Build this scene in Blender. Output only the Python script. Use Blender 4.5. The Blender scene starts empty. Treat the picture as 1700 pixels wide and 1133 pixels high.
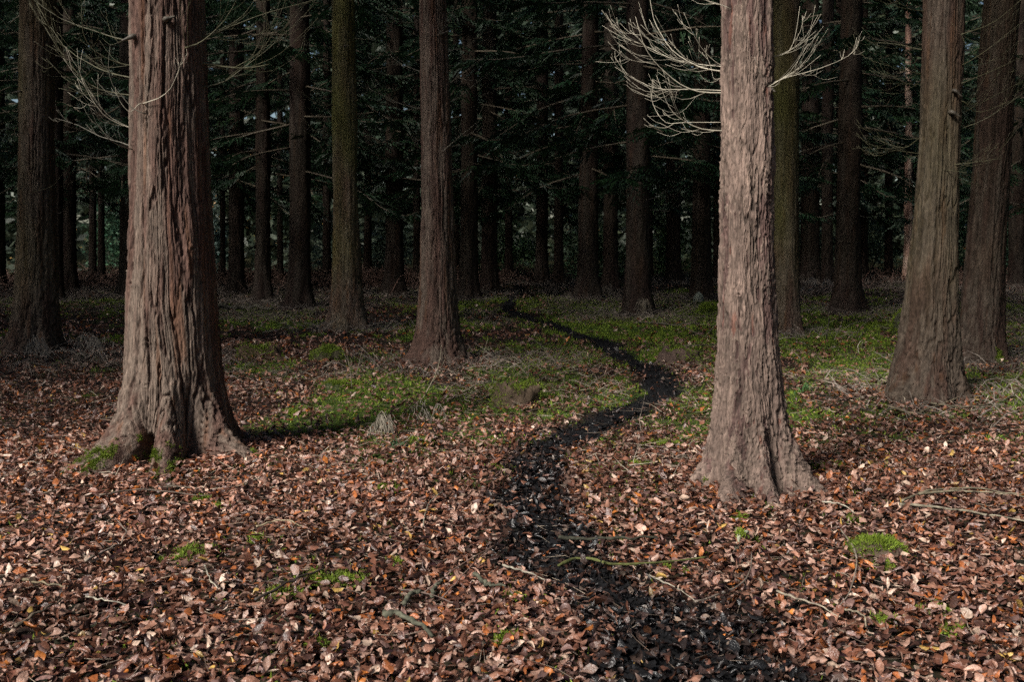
import bpy, math, random
import numpy as np
from mathutils import Matrix, Vector

R = math.radians
rng = np.random.default_rng(11)
random.seed(11)
scene = bpy.context.scene
col = scene.collection

# ------------------------------------------------------------------ camera
FPX, CAM_H, PITCH = 1653.0, 1.5, R(6.2)
cam_data = bpy.data.cameras.new('camera')
cam = bpy.data.objects.new('camera', cam_data)
col.objects.link(cam)
cam.location = (0, 0, CAM_H)
cam.rotation_euler = (R(90) - PITCH, 0, 0)
cam_data.sensor_width = 36.0
cam_data.lens = 35.0
cam_data.clip_end = 1000
cam_data.dof.use_dof = True
cam_data.dof.focus_distance = 5.4
cam_data.dof.aperture_fstop = 5.6
scene.camera = cam

# ------------------------------------------------------------------ world, sun, exposure
SUN_DIR = Vector((-0.50, -0.58, 0.65)).normalized()          # towards the sun
world = bpy.data.worlds.new('World')
scene.world = world
world.use_nodes = True
wn = world.node_tree
sky = wn.nodes.new('ShaderNodeTexSky')
sky.sky_type = 'NISHITA'
sky.sun_disc = False
sky.sun_elevation = math.asin(SUN_DIR.z)
sky.sun_rotation = math.atan2(SUN_DIR.x, SUN_DIR.y)
wn.nodes['Background'].inputs['Strength'].default_value = 0.05
wn.links.new(sky.outputs[0], wn.nodes['Background'].inputs['Color'])
sun_data = bpy.data.lights.new('sun', 'SUN')
sun_data.energy = 5.0
sun_data.angle = R(16.0)
sun_data.color = (1.0, 0.94, 0.86)
sun = bpy.data.objects.new('sun', sun_data)
col.objects.link(sun)
sun.location = (-20, -15, 20)
sun.rotation_euler = SUN_DIR.to_track_quat('Z', 'Y').to_euler()
scene.view_settings.view_transform = 'Standard'
scene.view_settings.look = 'None'
scene.view_settings.exposure = 0.6
scene.view_settings.gamma = 1.0
scene.cycles.use_light_tree = False
scene.cycles.use_denoising = False
scene.cycles.adaptive_threshold = 0.02
scene.cycles.max_bounces = 3
scene.cycles.diffuse_bounces = 2
scene.cycles.transparent_max_bounces = 4

# ------------------------------------------------------------------ noise (numpy)
def _hash(ix, iy, iz, seed):
    h = (ix.astype(np.uint32) * np.uint32(374761393) + iy.astype(np.uint32) * np.uint32(668265263)
         + iz.astype(np.uint32) * np.uint32(2246822519) + np.uint32((seed * 3266489917) & 0xffffffff))
    h ^= h >> np.uint32(13); h *= np.uint32(1274126177)
    h ^= h >> np.uint32(16); h *= np.uint32(2654435761)
    h ^= h >> np.uint32(15)
    return h.astype(np.float64) / 4294967295.0 * 2 - 1

def noise(x, y, z=0.0, seed=0):
    x, y, z = np.broadcast_arrays(np.asarray(x, float), np.asarray(y, float), np.asarray(z, float))
    fx, fy, fz = np.floor(x), np.floor(y), np.floor(z)
    ix, iy, iz = fx.astype(np.int64), fy.astype(np.int64), fz.astype(np.int64)
    u, v, w = x - fx, y - fy, z - fz
    u = u * u * u * (u * (u * 6 - 15) + 10); v = v * v * v * (v * (v * 6 - 15) + 10); w = w * w * w * (w * (w * 6 - 15) + 10)
    def H(a, b, c): return _hash(ix + a, iy + b, iz + c, seed)
    x00 = H(0,0,0) * (1-u) + H(1,0,0) * u; x10 = H(0,1,0) * (1-u) + H(1,1,0) * u
    x01 = H(0,0,1) * (1-u) + H(1,0,1) * u; x11 = H(0,1,1) * (1-u) + H(1,1,1) * u
    return (x00 * (1-v) + x10 * v) * (1-w) + (x01 * (1-v) + x11 * v) * w

def fbm(x, y, z=0.0, seed=0, octs=3):
    a, t, s = 1.0, 0.0, 0.0
    for k in range(octs):
        t = t + a * noise(x * 2.03**k, y * 2.03**k, np.asarray(z) * 2.03**k, seed + 17 * k); s += a; a *= 0.5
    return t / s * 1.4

def sst(a, b, x):
    t = np.clip((x - a) / (b - a), 0, 1)
    return t * t * (3 - 2 * t)

# ------------------------------------------------------------------ pixels of the photograph -> rays
def ray(px, py):
    return np.array([(px - 850.0), FPX * math.cos(PITCH) + (566.5 - py) * math.sin(PITCH),
                     -FPX * math.sin(PITCH) + (566.5 - py) * math.cos(PITCH)])

def gz(x, y):
    """height of the forest floor"""
    x = np.asarray(x, float); y = np.asarray(y, float)
    r = np.hypot(x, y - 6)
    return (0.05 * fbm(x * 0.55, y * 0.55, 3.3, 5, 2) + 0.022 * noise(x * 2.3, y * 2.3, 1.1, 9)) * (1 - 0.6 * sst(20, 60, r))

def on_ground(px, py, dz=0.0):
    d = ray(px, py)
    t = -CAM_H / d[2]
    for _ in range(4):
        p = d * t
        t = (float(gz(p[0], p[1])) + dz - CAM_H) / d[2]
    p = d * t
    return np.array([p[0], p[1], CAM_H + p[2]])

def at_depth(px, py, Y):
    d = ray(px, py) * (Y / ray(px, py)[1])
    return np.array([d[0], Y, CAM_H + d[2]])

# ------------------------------------------------------------------ mesh helpers
def new_mesh(name, V, quads=None, tris=None, colr=None, uv=None, mat=None, smooth=True):
    me = bpy.data.meshes.new(name)
    V = np.asarray(V, np.float32)
    q = np.zeros((0, 4), np.int32) if quads is None else np.asarray(quads, np.int32).reshape(-1, 4)
    t = np.zeros((0, 3), np.int32) if tris is None else np.asarray(tris, np.int32).reshape(-1, 3)
    me.vertices.add(len(V)); me.vertices.foreach_set('co', V.ravel())
    nl = q.size + t.size
    me.loops.add(nl)
    me.loops.foreach_set('vertex_index', np.concatenate([q.ravel(), t.ravel()]).astype(np.int32))
    npoly = len(q) + len(t)
    me.polygons.add(npoly)
    starts = np.concatenate([np.arange(len(q)) * 4, q.size + np.arange(len(t)) * 3]).astype(np.int32)
    me.polygons.foreach_set('loop_start', starts)
    me.polygons.foreach_set('use_smooth', np.full(npoly, smooth, bool))
    if colr is not None:
        c = np.ones((len(V), 4), np.float32); c[:, :3] = colr
        at = me.color_attributes.new('tint', 'FLOAT_COLOR', 'POINT')
        at.data.foreach_set('color', c.ravel())
    me.update(calc_edges=True)
    me.validate()
    if mat: me.materials.append(mat)
    return me

def link(name, me, parent=None):
    o = bpy.data.objects.new(name, me)
    col.objects.link(o)
    if parent: o.parent = parent
    return o

def empty(name, loc):
    o = bpy.data.objects.new(name, None)
    o.empty_display_size = 0.2
    col.objects.link(o); o.location = loc
    return o

def tag(o, label=None, cat=None, group=None, kind=None):
    if label: o['label'] = label
    if cat: o['category'] = cat
    if group: o['group'] = group
    if kind: o['kind'] = kind
    return o

class Geo:
    """collects vertices / faces / colours of one mesh"""
    def __init__(s): s.V, s.Q, s.T, s.C, s.n = [], [], [], [], 0
    def add(s, V, Q=None, T=None, C=None):
        V = np.asarray(V, float).reshape(-1, 3)
        s.V.append(V)
        if Q is not None and len(Q): s.Q.append(np.asarray(Q) + s.n)
        if T is not None and len(T): s.T.append(np.asarray(T) + s.n)
        s.C.append(np.broadcast_to(np.asarray(C if C is not None else (1, 1, 1), float), (len(V), 3)))
        s.n += len(V)
    def mesh(s, name, mat, origin=(0, 0, 0), smooth=True):
        V = np.concatenate(s.V) - np.asarray(origin)
        return new_mesh(name, V, np.concatenate(s.Q) if s.Q else None, np.concatenate(s.T) if s.T else None,
                        np.concatenate(s.C), None, mat, smooth)

def resample(P, n):
    P = np.asarray(P, float)
    if len(P) > 2:                                   # Catmull-Rom through the points
        out = []
        Q = np.vstack([2 * P[0] - P[1], P, 2 * P[-1] - P[-2]])
        k = max(2, int(math.ceil(n / (len(P) - 1))))
        for i in range(len(P) - 1):
            a, b, c, d = Q[i], Q[i+1], Q[i+2], Q[i+3]
            t = np.linspace(0, 1, k, endpoint=False)[:, None]
            out.append(0.5 * (2*b + (c-a)*t + (2*a-5*b+4*c-d)*t*t + (3*b-a-3*c+d)*t**3))
        out.append(P[-1:])
        return np.vstack(out)
    t = np.linspace(0, 1, n)[:, None]
    return P[0] * (1-t) + P[1] * t

def tube(P, rad, sides=5, rough=0.0):
    """tapered tube along P; returns V, Q, T"""
    P = np.asarray(P, float); n = len(P)
    rad = np.broadcast_to(np.asarray(rad, float), (n,))
    T = np.gradient(P, axis=0); T /= np.linalg.norm(T, axis=1)[:, None] + 1e-9
    ref = np.array([0.0, 0.0, 1.0]) if abs(T[0][2]) < 0.9 else np.array([1.0, 0, 0])
    U = np.cross(T, ref); U /= np.linalg.norm(U, axis=1)[:, None] + 1e-9
    W = np.cross(U, T)
    a = np.arange(sides) * 2 * math.pi / sides
    rr = rad[:, None] * (1 + rough * rng.uniform(-1, 1, (n, sides)))
    V = P[:, None, :] + rr[..., None] * (np.cos(a)[None, :, None] * U[:, None, :] + np.sin(a)[None, :, None] * W[:, None, :])
    V = V.reshape(-1, 3)
    i, j = np.meshgrid(np.arange(n-1), np.arange(sides), indexing='ij')
    j2 = (j + 1) % sides
    Q = np.stack([i*sides+j, i*sides+j2, (i+1)*sides+j2, (i+1)*sides+j], -1).reshape(-1, 4)
    V = np.vstack([V, P[0], P[-1]])
    k = np.arange(sides); k2 = (k+1) % sides
    Tt = np.vstack([np.stack([np.full(sides, n*sides), k2, k], -1),
                    np.stack([np.full(sides, n*sides+1), (n-1)*sides+k, (n-1)*sides+k2], -1)])
    return V, Q, Tt

# ------------------------------------------------------------------ materials (procedural)
def base_mat(name, rough=0.8, spec=0.3):
    m = bpy.data.materials.new(name); m.use_nodes = True
    nt = m.node_tree; b = nt.nodes['Principled BSDF']
    b.inputs['Roughness'].default_value = rough
    b.inputs['Specular IOR Level'].default_value = spec
    return m, nt, b

def tinted(name, rough, spec, nscale, lo, hi, bump=0.0, bscale=200.0, transl=0.0, source='tint', squash=None, fine=0.0):
    """colour attribute (or object colour) x noise, with bump and some translucency"""
    m, nt, b = base_mat(name, rough, spec)
    N, L = nt.nodes, nt.links
    if source == 'object':
        a = N.new('ShaderNodeObjectInfo'); csock = a.outputs['Color']
    else:
        a = N.new('ShaderNodeAttribute'); a.attribute_name = source; csock = a.outputs['Color']
    tc = N.new('ShaderNodeTexCoord')
    vec = tc.outputs['Object']
    if squash:
        mp = N.new('ShaderNodeMapping'); mp.inputs['Scale'].default_value = squash
        L.new(vec, mp.inputs['Vector']); vec = mp.outputs['Vector']
    nz = N.new('ShaderNodeTexNoise'); nz.inputs['Scale'].default_value = nscale; nz.inputs['Detail'].default_value = 4
    L.new(vec, nz.inputs['Vector'])
    mr = N.new('ShaderNodeMapRange'); mr.inputs['From Min'].default_value = 0.3; mr.inputs['From Max'].default_value = 0.7
    mr.inputs['To Min'].default_value = lo; mr.inputs['To Max'].default_value = hi
    L.new(nz.outputs['Fac'], mr.inputs['Value'])
    fac = mr.outputs['Result']
    if fine:
        nf = N.new('ShaderNodeTexNoise'); nf.inputs['Scale'].default_value = fine; nf.inputs['Detail'].default_value = 6; nf.inputs['Roughness'].default_value = 0.7
        L.new(vec, nf.inputs['Vector'])
        mf = N.new('ShaderNodeMapRange'); mf.inputs['From Min'].default_value = 0.32; mf.inputs['From Max'].default_value = 0.68
        mf.inputs['To Min'].default_value = 0.45; mf.inputs['To Max'].default_value = 1.5
        L.new(nf.outputs['Fac'], mf.inputs['Value'])
        mu = N.new('ShaderNodeMath'); mu.operation = 'MULTIPLY'
        L.new(fac, mu.inputs[0]); L.new(mf.outputs['Result'], mu.inputs[1]); fac = mu.outputs[0]
    mx = N.new('ShaderNodeVectorMath'); mx.operation = 'SCALE'
    L.new(csock, mx.inputs[0]); L.new(fac, mx.inputs['Scale'])
    L.new(mx.outputs['Vector'], b.inputs['Base Color'])
    if bump:
        n2 = N.new('ShaderNodeTexNoise'); n2.inputs['Scale'].default_value = bscale; n2.inputs['Detail'].default_value = 5
        L.new(vec, n2.inputs['Vector'])
        bp = N.new('ShaderNodeBump'); bp.inputs['Strength'].default_value = bump; bp.inputs['Distance'].default_value = 0.01
        L.new(n2.outputs['Fac'], bp.inputs['Height']); L.new(bp.outputs['Normal'], b.inputs['Normal'])
    if transl:
        tr = N.new('ShaderNodeBsdfTranslucent'); L.new(mx.outputs['Vector'], tr.inputs['Color'])
        ms = N.new('ShaderNodeMixShader'); ms.inputs['Fac'].default_value = transl
        L.new(b.outputs['BSDF'], ms.inputs[1]); L.new(tr.outputs['BSDF'], ms.inputs[2])
        L.new(ms.outputs['Shader'], N['Material Output'].inputs['Surface'])
    return m

M_LEAF = tinted('dry_leaf', 0.36, 0.6, 55, 0.6, 1.35, 0.45, 130, 0.10)
M_LEAF_OBJ = tinted('dry_leaf_single', 0.36, 0.6, 3.5, 0.6, 1.35, 0.45, 9, 0.10, 'object')
M_BARK = tinted('bark', 0.85, 0.2, 14, 0.75, 1.25, 0.9, 110, 0.0, 'tint', (1, 1, 0.22), 75)
M_TWIG = tinted('twig_wood', 0.6, 0.4, 25, 0.75, 1.25, 0.2, 150)
M_MOSS = tinted('moss', 0.7, 0.3, 9, 0.7, 1.3, 0, 1, 0.2)
M_FOL = tinted('evergreen_foliage', 0.5, 0.4, 1.5, 0.7, 1.3, 0, 1, 0.2)
M_DRY = tinted('dry_stems', 0.75, 0.2, 3, 0.7, 1.3)
M_SOOT = tinted('charcoal', 0.9, 0.1, 40, 0.6, 1.5)
M_ROCK = tinted('weathered_wood', 0.9, 0.2, 18, 0.7, 1.3, 0.5, 60)
M_STONE = tinted('pale_stone', 0.9, 0.2, 12, 0.8, 1.15, 0.4, 50)

# ------------------------------------------------------------------ where things lie on the floor
PATH_PX = [(1230, 1240, .52), (1150, 1130, .50), (1090, 1060, .42), (990, 985, .28), (930, 920, .24), (885, 860, .24), (880, 805, .24),
           (905, 757, .24), (965, 722, .25), (1040, 688, .27), (1096, 655, .27), (1085, 622, .27), (1040, 597, .26), (985, 567, .25),
           (930, 545, .23), (870, 528, .25), (842, 518, .25), (848, 500, .2), (862, 484, .18), (858, 470, .18)]
PATH_PX = [(a, b_, w if b_ > 900 else w * .8 if b_ > 530 else w * .8) for a, b_, w in PATH_PX]
PATH = resample(np.array([list(on_ground(a, b)[:2]) + [w] for a, b, w in PATH_PX]), 200)

def soot(x, y):
    """1 on the black trail, 0 off it"""
    x = np.asarray(x, float); y = np.asarray(y, float)
    sh = x.shape; x = x.ravel(); y = y.ravel()
    out = np.zeros(len(x))
    sel = np.where((x > PATH[:, 0].min() - 1) & (x < PATH[:, 0].max() + 1) & (y < 36))[0]
    for k in range(0, len(sel), 20000):
        s = sel[k:k+20000]
        d = np.hypot(x[s][:, None] - PATH[None, :, 0], y[s][:, None] - PATH[None, :, 1]) / PATH[None, :, 2]
        out[s] = d.min(1)
        sgn = out[s] + 0.40 * noise(x[s] * 3.2, y[s] * 3.2, 7.7, 3) + 0.35 * noise(x[s] * 10, y[s] * 10, 2.7, 4)
        out[s] = 1 - sst(0.50, 1.20, sgn)
    return out.reshape(sh)

def by_path(x, y, gap):
    """True within gap metres of the trail's middle"""
    out = np.zeros(len(x), bool)
    for k in range(0, len(x), 20000):
        out[k:k+20000] = np.hypot(x[k:k+20000, None] - PATH[None, :, 0], y[k:k+20000, None] - PATH[None, :, 1]).min(1) < gap
    return out

def mossy(x, y):
    """how mossy the floor is"""
    x = np.asarray(x, float); y = np.asarray(y, float)
    n = fbm(x * 0.7, y * 0.55, 5.5, 21, 3) + 0.6 * noise(x * 3.1, y * 3.1, 8.8, 22) + 0.45 * noise(x * 8.3, y * 8.3, 3.8, 23)
    mid = sst(4.6, 9.0, y) * (1 - sst(19, 26, y))
    mid = mid * np.where(x < 0, 0.42 + 0.63 * sst(-2.6, 0.0, x), 1.05)
    mid = mid + 0.18 * sst(9, 5, y) * 0
    near = 0.16 * (1 - sst(6.0, 9.0, y))
    return sst(-0.08, 0.62, n * 1.0 + 0.80 * mid + near - 0.42)

# ------------------------------------------------------------------ ground
def warp_axis(lo, hi, n_f, step, far):
    core = np.arange(lo, hi + 1e-6, step)
    g = np.cumsum(step * 1.18 ** np.arange(1, 60)); g = g[g < far]
    return np.concatenate([(lo - g)[::-1], core, hi + g])
gx = warp_axis(-6.5, 6.5, 0, 0.095, 400); gy = warp_axis(2.0, 14, 0, 0.095, 400)
GX, GY = np.meshgrid(gx, gy)
GZ = gz(GX, GY) + 0.010 * noise(GX * 9, GY * 9, 0, 31) * (np.hypot(GX, GY) < 25)
SO, MO = soot(GX, GY), mossy(GX, GY)
SO = np.where(np.hypot(GX, GY) < 40, SO, 0); MO = np.where(np.hypot(GX, GY) < 40, MO * sst(4.5, 7, GY), 0.2)
ny, nx = GX.shape
I, J = np.meshgrid(np.arange(ny - 1), np.arange(nx - 1), indexing='ij')
gq = np.stack([I*nx+J, I*nx+J+1, (I+1)*nx+J+1, (I+1)*nx+J], -1).reshape(-1, 4)
gme = new_mesh('ground', np.stack([GX, GY, GZ], -1).reshape(-1, 3), gq,
               colr=np.stack([SO.ravel(), MO.ravel(), SO.ravel() * 0], -1))
m, nt, b = base_mat('forest_floor', 0.95, 0.15)
N, L = nt.nodes, nt.links
tc = N.new('ShaderNodeTexCoord')
n1 = N.new('ShaderNodeTexNoise'); n1.inputs['Scale'].default_value = 14; n1.inputs['Detail'].default_value = 8
n2 = N.new('ShaderNodeTexVoronoi'); n2.inputs['Scale'].default_value = 26
L.new(tc.outputs['Object'], n1.inputs['Vector']); L.new(tc.outputs['Object'], n2.inputs['Vector'])
cr = N.new('ShaderNodeValToRGB')
cr.color_ramp.elements[0].position = 0.3; cr.color_ramp.elements[0].color = (0.012, 0.009, 0.007, 1)
cr.color_ramp.elements[1].position = 0.75; cr.color_ramp.elements[1].color = (0.055, 0.033, 0.024, 1)
L.new(n1.outputs['Fac'], cr.inputs['Fac'])
mixc = N.new('ShaderNodeMix'); mixc.data_type = 'RGBA'; mixc.blend_type = 'MULTIPLY'; mixc.inputs['Factor'].default_value = 0.55
L.new(cr.outputs['Color'], mixc.inputs[6]); L.new(n2.outputs['Color'], mixc.inputs[7])
at = N.new('ShaderNodeAttribute'); at.attribute_name = 'tint'
sp = N.new('ShaderNodeSeparateColor'); L.new(at.outputs['Color'], sp.inputs['Color'])
n3 = N.new('ShaderNodeTexNoise'); n3.inputs['Scale'].default_value = 45; n3.inputs['Detail'].default_value = 4
L.new(tc.outputs['Object'], n3.inputs['Vector'])
cm = N.new('ShaderNodeValToRGB')
cm.color_ramp.elements[0].position = 0.3; cm.color_ramp.elements[0].color = (0.016, 0.028, 0.007, 1)
cm.color_ramp.elements[1].position = 0.75; cm.color_ramp.elements[1].color = (0.075, 0.12, 0.018, 1)
L.new(n3.outputs['Fac'], cm.inputs['Fac'])
mm = N.new('ShaderNodeMix'); mm.data_type = 'RGBA'
L.new(sp.outputs['Green'], mm.inputs['Factor']); L.new(mixc.outputs[2], mm.inputs[6]); L.new(cm.outputs['Color'], mm.inputs[7])
ms = N.new('ShaderNodeMix'); ms.data_type = 'RGBA'; ms.inputs[7].default_value = (0.007, 0.007, 0.0075, 1)
L.new(sp.outputs['Red'], ms.inputs['Factor']); L.new(mm.outputs[2], ms.inputs[6])
L.new(ms.outputs[2], b.inputs['Base Color'])
bp = N.new('ShaderNodeBump'); bp.inputs['Strength'].default_value = 0.8; bp.inputs['Distance'].default_value = 0.02
L.new(n1.outputs['Fac'], bp.inputs['Height']); L.new(bp.outputs['Normal'], b.inputs['Normal'])
gme.materials.append(m)
ground = tag(link('ground', gme), 'forest floor of dark soil under fallen leaves', 'ground', kind='structure')

# the black charcoal trail: a thin ragged sheet of soot over the soil
pv, pq = [], []
npth = len(PATH)
tang = np.gradient(PATH[:, :2], axis=0); tang /= np.linalg.norm(tang, axis=1)[:, None]
nrm = np.stack([-tang[:, 1], tang[:, 0]], -1)
K = 9
for i in range(npth):
    for k in range(K):
        t = (k / (K-1) * 2 - 1) * 0.55 * PATH[i, 2] * (1 + 0.25 * random.uniform(-1, 1))
        x, y = PATH[i, :2] + nrm[i] * t
        edge = 0.006 * (1 - abs(k / (K-1) * 2 - 1)) - 0.004 * (k in (0, K-1))
        pv.append((x, y, float(gz(x, y)) + 0.018 + edge + random.uniform(-.004, .004)))
i, k = np.meshgrid(np.arange(npth-1), np.arange(K-1), indexing='ij')
pq = np.stack([i*K+k, i*K+k+1, (i+1)*K+k+1, (i+1)*K+k], -1).reshape(-1, 4)
path = link('path', new_mesh('path', pv, pq, colr=(0.008, 0.008, 0.009), mat=M_SOOT))
tag(path, 'black charcoal trail winding over the forest floor between the trees', 'path', kind='structure')

# ------------------------------------------------------------------ trees
def bark_disp(kind, th, z, r, zb):
    """radial relief (m) and colour of bark at angle th, height z"""
    thw = th + (0.03 + 0.08 * np.exp(-np.maximum(zb, 0) / 0.35)) / r * fbm(np.cos(th) * r * 4, np.sin(th) * r * 4, z * 1.7, 41, 2) * 0.55
    cx, cy = np.cos(thw) * r, np.sin(thw) * r
    rx, ry = np.cos(th) * r, np.sin(th) * r
    if kind == 'flake':
        jag = noise(rx * 75, ry * 75, z * 22, 52)
        n = fbm(cx * 21, cy * 21, z * 3.2, 51, 3) + 0.24 * jag
        Lv = n * 3.0; fl = np.floor(Lv); fr = Lv - fl
        stepv = fl + sst(0.0, 0.10, fr)
        lip = sst(0.0, 0.06, fr) * (1 - sst(0.08, 0.34, fr)) * sst(-0.3, 0.4, noise(rx * 9, ry * 9, z * 5, 57))
        na = noise(cx * 30, cy * 30, z * 2.4, 53)
        nb = noise(cx * 44, cy * 44, z * 3.0, 50) + 0.15 * jag
        fur = np.maximum((1 - sst(0.0, 0.15, np.abs(na + 0.12 * jag))) * sst(-0.35, 0.25, noise(rx * 6, ry * 6, z * 1.5, 58)), 0.6 * (1 - sst(0.0, 0.2, np.abs(nb))))
        fib = noise(cx * 140, cy * 140, z * 30, 54)
        d = 0.0042 * stepv + 0.0050 * lip - 0.0115 * fur + 0.0016 * fib
        red = sst(-0.12, 0.14, 0.6 * fbm(cx * 13, cy * 13, z * 2.6, 55, 3) - 0.40 * (stepv + 0.5))
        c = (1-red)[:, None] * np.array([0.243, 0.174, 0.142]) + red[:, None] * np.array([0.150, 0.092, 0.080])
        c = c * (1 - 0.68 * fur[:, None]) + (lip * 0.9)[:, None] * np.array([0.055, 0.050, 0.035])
        hot = 0.7 * (sst(0.45, 0.8, fbm(cx * 30, cy * 30, z * 5, 56, 2)) * (stepv < 0))[:, None]
        c = c * (1 - hot) + hot * np.array([0.19, 0.085, 0.06])
        big = (1 + 0.28 * fbm(rx * 3, ry * 3, z * 1.3, 59, 3))[:, None]
        c = c * (1 + 0.25 * fib[:, None]) * big
    else:
        f = {'deep': 31.0, 'furrow': 34.0, 'fine': 42.0}[kind]
        dep = {'deep': 0.85, 'furrow': 0.75, 'fine': 0.5}[kind]
        j1 = 0.12 * noise(rx * f * 2.2, ry * f * 2.2, z * f * 0.7, 60)
        na = noise(cx * f, cy * f, z * f * 0.05, 61) + j1
        f1 = 1 - sst(0.02, 0.20, np.abs(na))
        nb = noise(cx * f * 2.3, cy * f * 2.3, z * f * 0.085, 62) + 0.8 * j1
        f2 = 1 - sst(0.02, 0.26, np.abs(nb))
        pl = noise(cx * f * 0.9, cy * f * 0.9, z * f * 0.09, 63)
        br = noise(rx * f * 1.5, ry * f * 1.5, z * f * 0.6, 64)
        fib = noise(cx * 160, cy * 160, z * 12, 65) + 0.6 * noise(rx * 260, ry * 260, z * 60, 67)
        d = dep * (-0.020 * f1 - 0.009 * f2 + 0.008 * pl + 0.0022 * br + 0.0026 * fib)
        red = sst(-0.35, 0.5, fbm(cx * 9, cy * 9, z * 1.1, 66, 3) + 0.5 * pl)
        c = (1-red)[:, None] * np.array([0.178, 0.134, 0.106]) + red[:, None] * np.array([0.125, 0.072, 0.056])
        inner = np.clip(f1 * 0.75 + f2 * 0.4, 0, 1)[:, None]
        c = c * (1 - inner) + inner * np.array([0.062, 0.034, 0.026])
        c = c * (1 + 0.25 * fib[:, None])
        hot = (sst(0.5, 0.85, fbm(cx * 22, cy * 22, z * 1.5, 68, 2)) * 0.5)[:, None]
        c = c * (1 - hot) + hot * np.array([0.16, 0.07, 0.035])
    return d, c

class Tree:
    pass

def make_trunk(name, label, base_y, prof, bark='furrow', lobes=(), dz=0.03, nseg=64, H=17.0, algae=0.0, knots=(), detail_top=None, tone=1.0, hole=None, group=None, front_fine=True, Y=None, crown_start=None):
    """prof: rows (pixel y, left x, right x) of the trunk's outline; base_y: pixel row where its axis meets the floor"""
    bx = np.interp(base_y, [p[0] for p in prof], [(p[1] + p[2]) / 2 for p in prof])
    g = on_ground(bx, base_y)
    Yd = g[1] if Y is None else Y
    rows = sorted(prof, key=lambda p: -p[0])
    zs, xs, rs = [], [], []
    for (py, xl, xr) in rows:
        a, b_ = at_depth(xl, py, Yd), at_depth(xr, py, Yd)
        zs.append((a[2] + b_[2]) / 2); xs.append((a[0] + b_[0]) / 2); rs.append((b_[0] - a[0]) / 2)
    zs, xs, rs = np.array(zs), np.array(xs), np.array(rs)
    gz0 = float(gz(xs[0], Yd))
    ztop = zs[-1]
    lean = (xs[-1] - xs[-3]) / max(0.3, zs[-1] - zs[-3]) if len(zs) > 2 else 0
    lean = max(-0.06, min(0.06, lean))
    vis = (ztop + 0.25) if detail_top is None else detail_top
    z1 = np.arange(gz0 - 0.12, vis, dz)
    z2 = np.linspace(vis, H, 18)
    z = np.concatenate([z1, z2])
    x = np.interp(z, zs, xs); r = np.interp(z, zs, rs)
    up = z > ztop
    x[up] = xs[-1] + lean * (z[up] - ztop); r[up] = np.maximum(0.03, rs[-1] * (1 - 0.93 * (z[up] - ztop) / (H - ztop)))
    k = max(1, int(0.10 / dz))                                   # smooth the outline
    ker = np.hanning(2 * k + 3); ker /= ker.sum()
    n1 = len(z1)
    for arr in (x, r):
        e = np.pad(arr[:n1], k + 1, mode='edge'); arr[:n1] = np.convolve(e, ker, 'valid')
    # ring angles: 0 = towards the camera, + = right; finer on the side that is seen
    u = np.linspace(-math.pi, math.pi, nseg, endpoint=False)
    if front_fine: u = u - 0.60 * np.sin(u)
    ZZ, TH = np.meshgrid(z, u, indexing='ij')
    RR = np.repeat(r[:, None], nseg, 1); XX = np.repeat(x[:, None], nseg, 1)
    rref = float(np.median(rs))
    zz = np.maximum(ZZ - gz0, 0)
    add = np.zeros_like(RR)
    for (deg, amp, wdeg, hh) in lobes:
        dth = (TH - R(deg) + math.pi) % (2 * math.pi) - math.pi
        add += amp * np.exp(-(dth / R(wdeg))**2) * np.exp(-(zz / hh)**1.15)
    if dz < 0.03:
        rl = np.random.default_rng(int(base_y))
        for q_ in range(16):
            deg, amp, wd, hh = rl.uniform(-180, 180), rl.uniform(-.035, .075) * rref / .25, rl.uniform(4, 9), rl.uniform(.08, .34)
            dth = (TH - R(deg) - 0.25 * noise(ZZ * 6, q_, 0.5, 74) + math.pi) % (2 * math.pi) - math.pi
            add += amp * np.exp(-(dth / R(wd))**2) * np.exp(-(zz / hh)**1.2)
    low = np.exp(-zz / 0.28)
    add += 0.05 * low * rref / 0.25 * fbm(np.cos(TH) * 2.2, np.sin(TH) * 2.2, ZZ * 2.0 + len(name), 71, 2)
    add += 0.025 * rref / 0.25 * noise(np.cos(TH) * 1.6, np.sin(TH) * 1.6, ZZ * 0.9 + base_y, 72)
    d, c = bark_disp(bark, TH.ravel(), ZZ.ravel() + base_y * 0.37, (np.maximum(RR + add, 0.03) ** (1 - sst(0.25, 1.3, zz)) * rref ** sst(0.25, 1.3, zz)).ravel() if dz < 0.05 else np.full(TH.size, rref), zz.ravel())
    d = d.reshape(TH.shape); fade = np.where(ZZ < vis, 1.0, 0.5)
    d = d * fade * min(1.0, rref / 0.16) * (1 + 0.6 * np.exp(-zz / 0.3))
    # knots: raised collar round a sunken scar
    for (kx, ky, ks) in knots:
        kp = at_depth(kx, ky, Yd)
        xr = np.interp(kp[2], z, x); rr_ = np.interp(kp[2], z, r)
        kth = math.asin(max(-0.98, min(0.98, (kp[0] - xr) / rr_)))
        q = np.hypot((TH - kth) * rr_, (ZZ - kp[2]) * 1.5) / ks
        q = q * (1 + 0.35 * noise(TH * 30, ZZ * 40, kx, 73))
        d += 0.30 * ks * np.exp(-((q - 0.9) / 0.45)**2) - 0.55 * ks * np.exp(-(q / 0.5)**2)
    if hole:
        hp = at_depth(hole[0], hole[1], Yd)
        hth = R(hole[2])
        q = np.hypot((TH - hth) / R(hole[3]), (zz - 0.02) / hole[4])
        add -= hole[5] * (1 - sst(0.6, 1.15, q))
    Rf = np.maximum(RR + add + d, 0.01)
    V = np.stack([XX + Rf * np.sin(TH), Yd - Rf * np.cos(TH), ZZ], -1).reshape(-1, 3)
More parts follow.
